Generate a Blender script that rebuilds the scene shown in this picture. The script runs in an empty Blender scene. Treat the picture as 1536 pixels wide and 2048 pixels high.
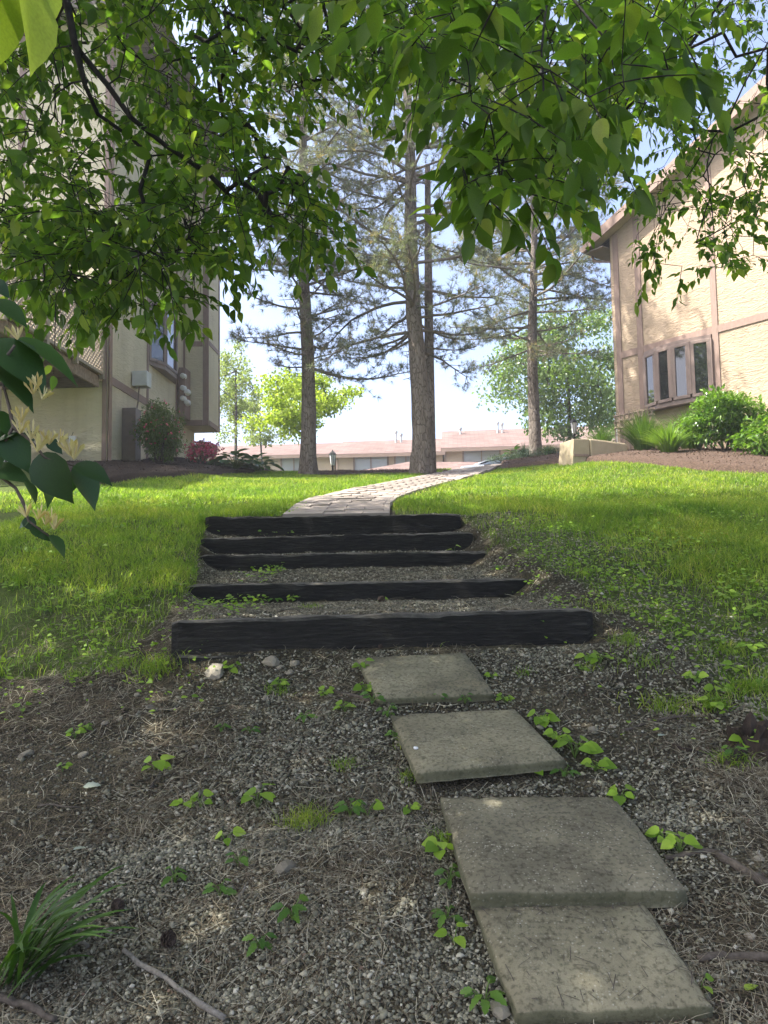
import bpy, math, random
import numpy as np
from mathutils import Vector, Matrix

# ------------------------------------------------------------------ camera, sky, sun, exposure
sc = bpy.context.scene
C = sc.collection
F_PX, W_PX, H_PX = 1540.0, 1536.0, 2048.0
PITCH, ROLL = math.radians(4.3), -0.0165
cam = bpy.data.cameras.new('camera'); cam_o = bpy.data.objects.new('camera', cam); C.objects.link(cam_o)
cam.sensor_fit = 'VERTICAL'; cam.sensor_height = 24.0; cam.lens = 24.0 * F_PX / H_PX
cam.clip_start = 0.05; cam.clip_end = 2000
CAM_R = Matrix.Rotation(math.pi / 2 + PITCH, 3, 'X') @ Matrix.Rotation(ROLL, 3, 'Z')
cam_o.matrix_world = CAM_R.to_4x4()
sc.camera = cam_o
SUN_EL, SUN_AZ = math.radians(57), math.atan2(-0.99, -0.12)        # azimuth from +Y towards +X
S_DIR = Vector((math.sin(SUN_AZ) * math.cos(SUN_EL), math.cos(SUN_AZ) * math.cos(SUN_EL), math.sin(SUN_EL)))
w = bpy.data.worlds.new('World'); sc.world = w; w.use_nodes = True
nt = w.node_tree; bgn = nt.nodes['Background']
sky = nt.nodes.new('ShaderNodeTexSky'); sky.sky_type = 'NISHITA'; sky.sun_disc = False
sky.sun_elevation = SUN_EL; sky.sun_rotation = SUN_AZ
sky.air_density = 0.5; sky.dust_density = 3.5; sky.ozone_density = 0.5
nt.links.new(sky.outputs[0], bgn.inputs[0]); bgn.inputs[1].default_value = 0.15
sun = bpy.data.lights.new('sun', 'SUN'); sun_o = bpy.data.objects.new('sun', sun); C.objects.link(sun_o)
sun.energy = 3.5; sun.angle = math.radians(0.55); sun.color = (1.0, 0.95, 0.86)
sun_o.rotation_euler = S_DIR.to_track_quat('Z', 'Y').to_euler()
sc.view_settings.view_transform = 'Standard'; sc.view_settings.look = 'None'
sc.view_settings.exposure = 2.1; sc.view_settings.gamma = 1.0; sc.view_settings.use_curve_mapping = False
sc.render.engine = 'CYCLES'
cy = sc.cycles
cy.use_denoising = True; cy.max_bounces = 7; cy.diffuse_bounces = 4; cy.glossy_bounces = 2
cy.transmission_bounces = 4; cy.transparent_max_bounces = 4; cy.caustics_reflective = False; cy.caustics_refractive = False
cy.sample_clamp_indirect = 8

random.seed(7); rng = np.random.default_rng(7)
CR = np.array(CAM_R)

# ------------------------------------------------------------------ pixel -> place helpers
def ray(u, v):
    return CR @ np.array([(u - 768) / F_PX, -(v - 1024) / F_PX, -1.0])
def px(u, v, d):
    """the point seen at photo pixel (u, v) on the plane d metres ahead"""
    r = ray(u, v); return Vector(r * (d / r[1]))
def zpx(u, v, d): return px(u, v, d).z
def proj(P):
    q = np.asarray(P) @ CR                       # world -> camera
    dep = np.maximum(-q[..., 2], 1e-6)
    return 768 + F_PX * q[..., 0] / dep, 1024 - F_PX * q[..., 1] / dep, -q[..., 2]
def sstep(x, a, b):
    t = np.clip((np.asarray(x, float) - a) / (b - a), 0, 1); return t * t * (3 - 2 * t)

# ------------------------------------------------------------------ terrain
_s = [(-30, -3.4), (-8, -2.75), (0, -1.95), (1.5, -1.58), (2.27, zpx(1000, 2060, 2.27)), (2.62, zpx(900, 1850, 2.62)),
      (3.26, zpx(900, 1620, 3.26)), (3.45, zpx(900, 1555, 3.45)), (4.0, zpx(760, 1435, 4.0)), (4.12, zpx(760, 1405, 4.12)),
      (4.6, zpx(740, 1315, 4.6)), (4.74, zpx(763, 1294, 4.74)), (6.0, -0.03), (7.0, 0.25), (8.05, 0.55), (9.0, 0.74), (12, 1.25), (16, 1.93),
      (20.0, 2.58), (21.0, 2.62), (23, 2.5), (26, 2.42), (45, 2.7), (90, 3.2), (900, 8)]
_t = [(-30, -3.4), (4.60, zpx(740, 1315, 4.6)), (4.74, zpx(763, 1296, 4.74)), (4.81, zpx(763, 1296, 4.74)), (4.86, -0.32), (4.92, -0.300), (5.96, -0.235), (6.06, -0.232), (6.11, -0.125),
      (6.20, -0.105), (7.00, 0.018), (7.08, 0.02), (7.13, 0.14), (7.20, 0.155), (7.35, 0.17), (7.43, 0.172), (7.48, 0.30), (7.56, 0.32), (7.84, 0.36), (7.93, 0.362), (7.98, 0.52), (8.05, 0.548), (8.2, 0.58), (900, 8)]
_sa, _ta = np.array(_s), np.array(_t)
def ground(x, y):
    x = np.asarray(x, float); y = np.asarray(y, float)
    zs = np.interp(y, _sa[:, 0], _sa[:, 1])
    zt = np.interp(y, _ta[:, 0], _ta[:, 1])
    xc = np.interp(y, [4.74, 7.85], [0.02, -0.50])
    m = (1 - sstep(np.abs(x - xc), 1.12, 1.5)) * sstep(y, 4.55, 4.75) * (1 - sstep(y, 8.05, 8.2))
    z = zs * (1 - m) + zt * m
    cross = np.where(x > 0, 0.035, 0.065) * np.clip(x, -3, 3) * (1 - sstep(y, 4.2, 7.5)) * (1 - m)
    cross = cross * sstep(np.abs(x - 0.4), 0.25, 1.0)
    lat = 0.36 * sstep(np.abs(x + 0.3), 2.2, 5.6) * sstep(y, 9, 15) * (1 - sstep(y, 22, 30))
    n = 0.018 * np.sin(2.1 * x + 1.3 * y) * np.sin(1.7 * y - 0.8 * x) + 0.008 * np.sin(6.3 * x + 2) * np.sin(5.1 * y)
    n = n * (1 - m) * sstep(np.abs(x - 0.4), 0.3, 0.9)
    return z + cross + lat + n
def gz(x, y): return float(ground(x, y))
def pg(u, v):
    r = ray(u, v); r = r / r[1]
    t = np.concatenate([np.arange(1.0, 30, 0.02), np.arange(30, 300, 0.5)])
    P = t[:, None] * r
    below = P[:, 2] <= ground(P[:, 0], P[:, 1])
    i = int(np.argmax(below)) if below.any() else int(np.argmin(np.abs(t - 20.5)))
    return Vector((P[i, 0], P[i, 1], gz(P[i, 0], P[i, 1])))
def in_poly(x, y, poly):
    x = np.asarray(x); y = np.asarray(y); ins = np.zeros(x.shape, bool); n = len(poly)
    for i in range(n):
        x0, y0 = poly[i]; x1, y1 = poly[(i + 1) % n]
        c = ((y0 > y) != (y1 > y)) & (x < (x1 - x0) * (y - y0) / (y1 - y0 + 1e-12) + x0)
        ins ^= c
    return ins
def vnoise(x, y, s=1.0, seed=0):
    """cheap smooth 2d value noise 0..1"""
    x = np.asarray(x, float) * s + seed * 17.3; y = np.asarray(y, float) * s - seed * 9.1
    xi, yi = np.floor(x), np.floor(y); fx, fy = x - xi, y - yi
    fx = fx * fx * (3 - 2 * fx); fy = fy * fy * (3 - 2 * fy)
    h = lambda a, b: np.mod(np.sin(a * 127.1 + b * 311.7 + seed) * 43758.5453, 1.0)
    return (h(xi, yi) * (1 - fx) + h(xi + 1, yi) * fx) * (1 - fy) + (h(xi, yi + 1) * (1 - fx) + h(xi + 1, yi + 1) * fx) * fy

# ------------------------------------------------------------------ materials
MATS = {}
def new_mat(name):
    m = bpy.data.materials.new(name); m.use_nodes = True; MATS[name] = m
    return m, m.node_tree, m.node_tree.nodes['Principled BSDF']
def nd(nt, t, **kw):
    n = nt.nodes.new(t)
    for k, v in kw.items(): setattr(n, k, v)
    return n
def ramp(nt, fac, stops):
    r = nd(nt, 'ShaderNodeValToRGB'); cr = r.color_ramp
    while len(cr.elements) < len(stops): cr.elements.new(0.5)
    for e, (p, c) in zip(cr.elements, stops): e.position = p; e.color = (*c, 1)
    nt.links.new(fac, r.inputs[0]); return r.outputs[0]
def coords(nt, scale=(1, 1, 1), obj=True, rot=(0, 0, 0)):
    tc = nd(nt, 'ShaderNodeTexCoord'); mp = nd(nt, 'ShaderNodeMapping')
    mp.inputs['Scale'].default_value = scale; mp.inputs['Rotation'].default_value = rot
    nt.links.new(tc.outputs['Object' if obj else 'Generated'], mp.inputs[0]); return mp.outputs[0]
def noise(nt, vec, s, detail=4, rough=0.6, dist=0.0):
    n = nd(nt, 'ShaderNodeTexNoise'); n.inputs['Scale'].default_value = s; n.inputs['Detail'].default_value = detail
    n.inputs['Roughness'].default_value = rough; n.inputs['Distortion'].default_value = dist
    nt.links.new(vec, n.inputs['Vector']); return n.outputs['Fac']
def bump(nt, bsdf, h, strength=0.4, dist=0.02, prev=None):
    b = nd(nt, 'ShaderNodeBump'); b.inputs['Strength'].default_value = strength; b.inputs['Distance'].default_value = dist
    nt.links.new(h, b.inputs['Height'])
    if prev: nt.links.new(prev, b.inputs['Normal'])
    nt.links.new(b.outputs[0], bsdf.inputs['Normal']); return b.outputs[0]
def math_n(nt, op, a, b=None):
    n = nd(nt, 'ShaderNodeMath', operation=op)
    for i, x in enumerate((a, b)):
        if x is None: continue
        if isinstance(x, (int, float)): n.inputs[i].default_value = x
        else: nt.links.new(x, n.inputs[i])
    return n.outputs[0]
def mixc(nt, fac, a, b, mode='MIX'):
    n = nd(nt, 'ShaderNodeMix', data_type='RGBA', blend_type=mode)
    if isinstance(fac, (int, float)): n.inputs[0].default_value = fac
    else: nt.links.new(fac, n.inputs[0])
    for i, x in ((6, a), (7, b)):
        if isinstance(x, tuple): n.inputs[i].default_value = (*x, 1)
        else: nt.links.new(x, n.inputs[i])
    return n.outputs[2]
def rnd_fac(nt):
    a = nd(nt, 'ShaderNodeAttribute'); a.attribute_name = 'rnd'
    o = nd(nt, 'ShaderNodeObjectInfo')
    return math_n(nt, 'FRACT', math_n(nt, 'ADD', a.outputs['Fac'], o.outputs['Random']))

def leaf_mat(name, stops, trans=0.45, rough=0.45, spec=0.4, tgain=1.5, patch=False):
    m, nt, b = new_mat(name)
    col = ramp(nt, rnd_fac(nt), stops)
    vec = coords(nt)
    n = noise(nt, vec, 30, 2)
    col = mixc(nt, 0.25, col, ramp(nt, n, [(0.3, (0.5, 0.5, 0.5)), (0.7, (1.3, 1.3, 1.3))]), 'MULTIPLY')
    if patch:
        col = mixc(nt, 1.0, col, ramp(nt, noise(nt, vec, 1.1, 5, 0.65), [(0.32, (0.62, 0.78, 0.70)), (0.5, (1.0, 1.0, 1.0)), (0.68, (1.45, 1.2, 1.25))]), 'MULTIPLY')
    nt.links.new(col, b.inputs['Base Color']); b.inputs['Roughness'].default_value = rough
    b.inputs['Specular IOR Level'].default_value = spec
    t = nd(nt, 'ShaderNodeBsdfTranslucent')
    tc = mixc(nt, 1.0, col, (tgain * 1.05, tgain * 1.15, tgain * 0.55), 'MULTIPLY')
    nt.links.new(tc, t.inputs[0])
    mx = nd(nt, 'ShaderNodeMixShader'); mx.inputs[0].default_value = trans
    nt.links.new(b.outputs[0], mx.inputs[1]); nt.links.new(t.outputs[0], mx.inputs[2])
    nt.links.new(mx.outputs[0], nt.nodes['Material Output'].inputs[0])
    return m
def plain_mat(name, stops, rough=0.8, nscale=8, bumps=None, spec=0.3, stretch=(1, 1, 1), use_rnd=False, metallic=0.0):
    m, nt, b = new_mat(name)
    vec = coords(nt, stretch)
    n = noise(nt, vec, nscale, 6)
    col = ramp(nt, n, stops)
    if use_rnd:
        col = mixc(nt, 0.85, col, ramp(nt, rnd_fac(nt), [(0, (0.55, 0.55, 0.55)), (1, (1.45, 1.45, 1.45))]), 'MULTIPLY')
    nt.links.new(col, b.inputs['Base Color']); b.inputs['Roughness'].default_value = rough
    b.inputs['Specular IOR Level'].default_value = spec; b.inputs['Metallic'].default_value = metallic
    if bumps: bump(nt, b, noise(nt, vec, bumps[0], 6), bumps[1], bumps[2])
    return m
def rnd_mat(name, stops, rough=0.85, spec=0.2, trans=0.0):
    m, nt, b = new_mat(name)
    col = ramp(nt, rnd_fac(nt), stops)
    nt.links.new(col, b.inputs['Base Color']); b.inputs['Roughness'].default_value = rough
    b.inputs['Specular IOR Level'].default_value = spec
    if trans:
        t = nd(nt, 'ShaderNodeBsdfTranslucent'); nt.links.new(col, t.inputs[0])
        mx = nd(nt, 'ShaderNodeMixShader'); mx.inputs[0].default_value = trans
        nt.links.new(b.outputs[0], mx.inputs[1]); nt.links.new(t.outputs[0], mx.inputs[2])
        nt.links.new(mx.outputs[0], nt.nodes['Material Output'].inputs[0])
    return m

# foliage
leaf_mat('canopy_leaf', [(0, (0.040, 0.078, 0.012)), (0.35, (0.062, 0.118, 0.018)), (0.7, (0.095, 0.158, 0.024)), (0.92, (0.150, 0.205, 0.032)), (1, (0.21, 0.25, 0.05))], 0.55, 0.5, 0.3, 2.3)
leaf_mat('honeysuckle_leaf', [(0, (0.014, 0.040, 0.010)), (1, (0.028, 0.070, 0.014))], 0.30, 0.45, 0.4, 1.5)
leaf_mat('weed_leaf', [(0, (0.130, 0.240, 0.022)), (0.6, (0.220, 0.360, 0.035)), (1, (0.300, 0.430, 0.055))], 0.4, 0.5, 0.3, 1.3)
leaf_mat('herb_leaf', [(0, (0.050, 0.120, 0.020)), (1, (0.110, 0.210, 0.030))], 0.35, 0.5, 0.3, 1.3)
leaf_mat('grass_blade', [(0, (0.085, 0.150, 0.018)), (0.5, (0.155, 0.235, 0.028)), (0.9, (0.240, 0.310, 0.055)), (1, (0.340, 0.320, 0.130))], 0.48, 0.5, 0.3, 1.95, True)
leaf_mat('strap_leaf', [(0, (0.030, 0.080, 0.012)), (1, (0.065, 0.130, 0.020))], 0.35, 0.55, 0.25, 1.4)
leaf_mat('fountain_grass', [(0, (0.060, 0.130, 0.018)), (1, (0.120, 0.210, 0.030))], 0.35, 0.5, 0.3, 1.4)
leaf_mat('pine_needle', [(0, (0.110, 0.125, 0.098)), (0.6, (0.165, 0.185, 0.140)), (0.88, (0.205, 0.220, 0.150)), (0.92, (0.290, 0.230, 0.140)), (1, (0.330, 0.250, 0.150))], 0.4, 0.55, 0.3, 1.3)
leaf_mat('maple_leaf', [(0, (0.190, 0.260, 0.030)), (1, (0.330, 0.390, 0.070))], 0.55, 0.5, 0.3, 1.5)
leaf_mat('poplar_leaf', [(0, (0.085, 0.150, 0.045)), (1, (0.180, 0.250, 0.085))], 0.4, 0.35, 0.5, 1.5)
leaf_mat('larch_leaf', [(0, (0.160, 0.200, 0.065)), (1, (0.260, 0.310, 0.110))], 0.5, 0.5, 0.3, 1.5)
leaf_mat('hosta_leaf', [(0, (0.030, 0.090, 0.025)), (1, (0.060, 0.140, 0.035))], 0.25, 0.35, 0.5, 1.4)
leaf_mat('azalea_leaf', [(0, (0.060, 0.105, 0.025)), (1, (0.140, 0.200, 0.045))], 0.3, 0.5, 0.3, 1.4)
leaf_mat('hydrangea_leaf', [(0, (0.060, 0.140, 0.020)), (1, (0.140, 0.240, 0.030))], 0.35, 0.3, 0.6, 1.4)
leaf_mat('lily_leaf', [(0, (0.100, 0.180, 0.025)), (1, (0.180, 0.280, 0.045))], 0.35, 0.35, 0.5, 1.4)
leaf_mat('juniper_leaf', [(0, (0.065, 0.110, 0.075)), (1, (0.130, 0.180, 0.120))], 0.2, 0.6, 0.2, 1.2)
leaf_mat('pink_petal', [(0, (0.66, 0.08, 0.22)), (1, (0.80, 0.24, 0.34))], 0.35, 0.6, 0.2, 1.0)
leaf_mat('cream_petal', [(0, (0.46, 0.37, 0.16)), (1, (0.62, 0.57, 0.36))], 0.35, 0.6, 0.2, 0.9)
leaf_mat('dead_leaf', [(0, (0.30, 0.34, 0.28)), (1, (0.36, 0.42, 0.36))], 0.2, 0.6, 0.2, 1.0)
# litter
rnd_mat('gravel_stone', [(0, (0.054, 0.051, 0.035)), (0.4, (0.120, 0.114, 0.080)), (0.75, (0.225, 0.212, 0.150)), (0.96, (0.33, 0.31, 0.23)), (1, (0.52, 0.49, 0.40))], 0.8, 0.3)
rnd_mat('pine_straw', [(0, (0.046, 0.033, 0.019)), (0.4, (0.115, 0.090, 0.056)), (0.8, (0.225, 0.192, 0.130)), (1, (0.43, 0.40, 0.30))], 0.8, 0.25)
rnd_mat('mulch_chip', [(0, (0.022, 0.016, 0.012)), (0.6, (0.060, 0.040, 0.028)), (1, (0.13, 0.09, 0.065))], 0.9, 0.15)
rnd_mat('mulch_chip_red', [(0, (0.045, 0.028, 0.020)), (0.6, (0.11, 0.072, 0.052)), (1, (0.22, 0.155, 0.115))], 0.9, 0.15)
plain_mat('field_stone', [(0.3, (0.15, 0.135, 0.10)), (0.7, (0.31, 0.275, 0.21))], 0.8, 25, (60, 0.5, 0.004), use_rnd=True)
plain_mat('twig_bark', [(0.3, (0.045, 0.036, 0.028)), (0.7, (0.12, 0.10, 0.08))], 0.85, 60, (120, 0.6, 0.003))
plain_mat('branch_bark', [(0.3, (0.010, 0.009, 0.008)), (0.7, (0.032, 0.028, 0.024))], 0.9, 30, (70, 0.7, 0.006))
plain_mat('grey_stick', [(0.3, (0.10, 0.09, 0.075)), (0.7, (0.24, 0.22, 0.19))], 0.8, 60, (150, 0.5, 0.002))
plain_mat('green_stem', [(0.3, (0.06, 0.11, 0.02)), (0.7, (0.11, 0.17, 0.035))], 0.6, 30)
plain_mat('straw_stem', [(0.3, (0.10, 0.07, 0.03)), (0.7, (0.16, 0.12, 0.05))], 0.6, 30)
plain_mat('cone_scale', [(0.3, (0.018, 0.012, 0.009)), (0.7, (0.065, 0.045, 0.032))], 0.8, 80, use_rnd=True)
plain_mat('rotten_wood', [(0.3, (0.012, 0.009, 0.007)), (0.7, (0.060, 0.042, 0.030))], 0.95, 14, (30, 1, 0.02), stretch=(1, 1, .25))
plain_mat('pine_branch', [(0.3, (0.085, 0.072, 0.060)), (0.7, (0.20, 0.175, 0.15))], 0.9, 20, (60, 0.6, 0.006))
# pine bark
def bark():
    m, nt, b = new_mat('pine_bark')
    vec = coords(nt, (1, 1, 0.28))
    v = nd(nt, 'ShaderNodeTexVoronoi', feature='DISTANCE_TO_EDGE'); v.inputs['Scale'].default_value = 20
    n0 = noise(nt, vec, 6, 4)
    wv = nd(nt, 'ShaderNodeVectorMath', operation='ADD'); nt.links.new(vec, wv.inputs[0])
    sc_ = nd(nt, 'ShaderNodeVectorMath', operation='SCALE'); sc_.inputs['Scale'].default_value = 0.12
    cn = nd(nt, 'ShaderNodeTexNoise'); cn.inputs['Scale'].default_value = 8; nt.links.new(vec, cn.inputs['Vector'])
    nt.links.new(cn.outputs['Color'], sc_.inputs[0]); nt.links.new(sc_.outputs[0], wv.inputs[1]); nt.links.new(wv.outputs[0], v.inputs['Vector'])
    crack = ramp(nt, v.outputs['Distance'], [(0.0, (0, 0, 0)), (0.10, (1, 1, 1))])
    col = ramp(nt, n0, [(0.3, (0.130, 0.108, 0.090)), (0.6, (0.225, 0.195, 0.168)), (0.8, (0.32, 0.285, 0.25))])
    nt.links.new(mixc(nt, crack, (0.075, 0.058, 0.046), col), b.inputs['Base Color'])
    b.inputs['Roughness'].default_value = 0.9; b.inputs['Specular IOR Level'].default_value = 0.15
    h = math_n(nt, 'ADD', crack, math_n(nt, 'MULTIPLY', noise(nt, vec, 40, 5), 0.4))
    bump(nt, b, h, 0.8, 0.025)
bark()
# concrete slab: exposed fine aggregate, worn
def slab_mat(name, base, agg):
    m, nt, b = new_mat(name)
    vec = coords(nt)
    n1 = noise(nt, vec, 3.2, 6, 0.65); n2 = noise(nt, vec, 60, 4)
    col = ramp(nt, n1, [(0.30, tuple(c * 0.55 for c in base)), (0.55, base), (0.75, tuple(c * 1.35 for c in base))])
    v = nd(nt, 'ShaderNodeTexVoronoi'); v.inputs['Scale'].default_value = 105; nt.links.new(vec, v.inputs['Vector'])
    spk = ramp(nt, v.outputs['Color'], [(0.62, (0, 0, 0)), (0.80, (1, 1, 1))])
    edge = ramp(nt, v.outputs['Distance'], [(0.2, (1, 1, 1)), (0.45, (0, 0, 0))])
    msk = mixc(nt, 1.0, spk, edge, 'MULTIPLY')
    patch = ramp(nt, noise(nt, vec, 4.5, 4), [(0.40, (0.15, 0.15, 0.15)), (0.62, (1, 1, 1))])
    msk = mixc(nt, 1.0, msk, patch, 'MULTIPLY')
    c2 = mixc(nt, math_n(nt, 'MULTIPLY', msk, agg), col, (0.46, 0.44, 0.36))
    dk = ramp(nt, n2, [(0.34, (0.42, 0.42, 0.40)), (0.52, (1.08, 1.08, 1.08))])
    c3 = mixc(nt, 0.8, c2, dk, 'MULTIPLY')
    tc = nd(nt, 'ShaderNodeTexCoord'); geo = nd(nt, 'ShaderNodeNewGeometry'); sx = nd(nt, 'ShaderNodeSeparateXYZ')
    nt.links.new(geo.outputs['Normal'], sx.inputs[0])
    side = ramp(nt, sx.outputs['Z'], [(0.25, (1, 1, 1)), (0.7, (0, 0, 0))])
    side_mix = mixc(nt, math_n(nt, 'MULTIPLY', side, 0.65), c3, (0.055, 0.060, 0.030))  # side faces blended towards a dark olive tone
    nt.links.new(side_mix, b.inputs['Base Color']); b.inputs['Roughness'].default_value = 0.88; b.inputs['Specular IOR Level'].default_value = 0.25
    h = math_n(nt, 'ADD', math_n(nt, 'MULTIPLY', n2, 0.6), math_n(nt, 'MULTIPLY', noise(nt, vec, 170, 3), 0.6))
    bump(nt, b, h, 0.55, 0.006)
slab_mat('slab_concrete', (0.212, 0.190, 0.124), 0.5)
slab_mat('slab_aggregate', (0.178, 0.160, 0.108), 1.0)
# creosoted timber
def tie_mat():
    m, nt, b = new_mat('old_timber')
    vec = coords(nt, (0.9, 9, 9)); v2 = coords(nt)
    g = noise(nt, vec, 7, 8, 0.7, 0.6)
    col = ramp(nt, g, [(0.30, (0.005, 0.0045, 0.0035)), (0.55, (0.019, 0.018, 0.015)), (0.74, (0.062, 0.058, 0.048))])
    geo = nd(nt, 'ShaderNodeNewGeometry'); sx = nd(nt, 'ShaderNodeSeparateXYZ'); nt.links.new(geo.outputs['Normal'], sx.inputs[0])
    top = ramp(nt, sx.outputs['Z'], [(0.35, (0, 0, 0)), (0.75, (1, 1, 1))])  # upward faces coloured paler, painting in the light the tops catch
    tcol = ramp(nt, noise(nt, v2, 22, 6), [(0.3, (0.060, 0.054, 0.045)), (0.6, (0.155, 0.143, 0.120)), (0.8, (0.25, 0.235, 0.20))])
    nt.links.new(mixc(nt, math_n(nt, 'MULTIPLY', top, 0.85), col, tcol), b.inputs['Base Color'])
    b.inputs['Roughness'].default_value = 0.8; b.inputs['Specular IOR Level'].default_value = 0.25
    bump(nt, b, g, 0.9, 0.02)
tie_mat()
# stucco with trowel strokes
def stucco(name, base, bd):
    m, nt, b = new_mat(name)
    vec = coords(nt)
    n1 = noise(nt, vec, 0.7, 4)
    col = ramp(nt, n1, [(0.3, tuple(c * 0.86 for c in base)), (0.7, tuple(c * 1.05 for c in base))])
    st = ramp(nt, noise(nt, coords(nt, (3, 3, .35)), 1.4, 5), [(0.45, (1, 1, 1)), (0.75, (0.80, 0.78, 0.74))])
    nt.links.new(mixc(nt, 0.6, col, st, 'MULTIPLY'), b.inputs['Base Color'])
    b.inputs['Roughness'].default_value = 0.85; b.inputs['Specular IOR Level'].default_value = 0.2
    va = coords(nt, (1.6, 1.6, 5.5), rot=(0.5, 0.9, 0)); vb = coords(nt, (1.7, 1.7, 5.5), rot=(-0.6, -0.8, 0.3))
    h1 = ramp(nt, noise(nt, va, 1.7, 3, 0.5, 1.2), [(0.44, (0, 0, 0)), (0.50, (1, 1, 1)), (0.62, (0.35, 0.35, 0.35))])
    h2 = ramp(nt, noise(nt, vb, 1.9, 3, 0.5, 1.0), [(0.46, (0, 0, 0)), (0.52, (1, 1, 1)), (0.66, (0.3, 0.3, 0.3))])
    h = math_n(nt, 'ADD', math_n(nt, 'ADD', h1, h2), math_n(nt, 'MULTIPLY', noise(nt, vec, 40, 3), 0.25))
    bump(nt, b, h, 1.0, bd)
stucco('stucco_tan', (0.435, 0.335, 0.24), 0.006)
stucco('stucco_cream', (0.64, 0.57, 0.40), 0.006)
plain_mat('trim_brown', [(0.3, (0.225, 0.155, 0.125)), (0.7, (0.285, 0.205, 0.168))], 0.7, 6, (90, 0.3, 0.003), stretch=(4, 4, 1))
plain_mat('window_brown', [(0.3, (0.185, 0.135, 0.115)), (0.7, (0.235, 0.178, 0.152))], 0.5, 6)
plain_mat('bronze_metal', [(0.3, (0.160, 0.125, 0.105)), (0.7, (0.205, 0.165, 0.14))], 0.5, 5, spec=0.4)
plain_mat('white_paint', [(0.3, (0.66, 0.66, 0.63)), (0.7, (0.78, 0.78, 0.75))], 0.5, 8)
plain_mat('grey_metal', [(0.3, (0.42, 0.43, 0.41)), (0.7, (0.52, 0.53, 0.50))], 0.45, 6)
plain_mat('lattice_wood', [(0.3, (0.27, 0.225, 0.17)), (0.7, (0.40, 0.345, 0.28))], 0.75, 20)
plain_mat('deck_wood', [(0.3, (0.085, 0.062, 0.045)), (0.7, (0.19, 0.145, 0.105))], 0.85, 8, stretch=(1, 8, 8))
plain_mat('weathered_wood', [(0.3, (0.17, 0.125, 0.09)), (0.7, (0.36, 0.28, 0.21))], 0.85, 14)
plain_mat('black_metal', [(0.3, (0.012, 0.012, 0.012)), (0.7, (0.03, 0.03, 0.03))], 0.45, 8)
plain_mat('lamp_glass', [(0.3, (0.70, 0.71, 0.70)), (0.7, (0.85, 0.85, 0.84))], 0.3, 8)
plain_mat('box_tan', [(0.3, (0.30, 0.245, 0.16)), (0.7, (0.39, 0.325, 0.225))], 0.7, 4, (60, 0.3, 0.004))
plain_mat('far_wall', [(0.3, (0.50, 0.405, 0.30)), (0.7, (0.56, 0.46, 0.35))], 0.85, 2)
plain_mat('far_trim', [(0.3, (0.25, 0.18, 0.14)), (0.7, (0.31, 0.23, 0.18))], 0.7, 3)
plain_mat('rubber', [(0.3, (0.015, 0.015, 0.015)), (0.7, (0.03, 0.03, 0.03))], 0.7, 20)
plain_mat('car_paint', [(0.3, (0.42, 0.47, 0.55)), (0.7, (0.46, 0.51, 0.58))], 0.25, 2, spec=0.6, metallic=0.3)
plain_mat('asphalt', [(0.3, (0.045, 0.045, 0.047)), (0.7, (0.075, 0.075, 0.078))], 0.9, 30)
plain_mat('concrete_kerb', [(0.3, (0.30, 0.29, 0.26)), (0.7, (0.40, 0.39, 0.36))], 0.9, 12)
def paver_mat():
    m, nt, b = new_mat('paver_stone')
    vec = coords(nt); n = noise(nt, vec, 25, 5)
    col = ramp(nt, rnd_fac(nt), [(0, (0.27, 0.23, 0.20)), (0.5, (0.29, 0.25, 0.215)), (1, (0.31, 0.27, 0.235))])
    nt.links.new(mixc(nt, 0.7, col, ramp(nt, n, [(0.3, (0.75, 0.75, 0.75)), (0.7, (1.12, 1.12, 1.12))]), 'MULTIPLY'), b.inputs['Base Color'])
    b.inputs['Roughness'].default_value = 0.85; bump(nt, b, noise(nt, vec, 120, 4), 0.4, 0.004)
paver_mat()
def shingle(name, c):
    m, nt, b = new_mat(name)
    vec = coords(nt)
    br = nd(nt, 'ShaderNodeTexBrick'); br.inputs['Scale'].default_value = 1.0
    br.inputs['Color1'].default_value = (*c, 1); br.inputs['Color2'].default_value = (c[0] * 0.72, c[1] * 0.70, c[2] * 0.70, 1); br.inputs['Mortar'].default_value = (c[0] * .4, c[1] * .4, c[2] * .4, 1)
    br.inputs['Brick Width'].default_value = 0.45; br.inputs['Row Height'].default_value = 0.16; br.inputs['Mortar Size'].default_value = 0.008
    nt.links.new(vec, br.inputs['Vector'])
    n = noise(nt, vec, 1.2, 5)
    nt.links.new(mixc(nt, 0.8, br.outputs['Color'], ramp(nt, n, [(0.3, (0.75, 0.75, 0.75)), (0.7, (1.2, 1.2, 1.2))]), 'MULTIPLY'), b.inputs['Base Color'])
    b.inputs['Roughness'].default_value = 0.95; b.inputs['Specular IOR Level'].default_value = 0.1
shingle('roof_shingle', (0.20, 0.145, 0.13))
shingle('roof_shingle_grey', (0.16, 0.145, 0.135))
def glass(name, tint, rough=0.03, dark=(0.02, 0.022, 0.022)):
    m, nt, b = new_mat(name)
    b.inputs['Base Color'].default_value = (*dark, 1); b.inputs['Roughness'].default_value = rough
    b.inputs['Specular IOR Level'].default_value = 0.9; b.inputs['Coat Weight'].default_value = 0.4; b.inputs['Coat Roughness'].default_value = 0.02
glass('window_glass', 1)
glass('curtain_glass', 1, 0.15, (0.30, 0.32, 0.34))
glass('car_glass', 1, 0.05, (0.06, 0.08, 0.11))
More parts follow.
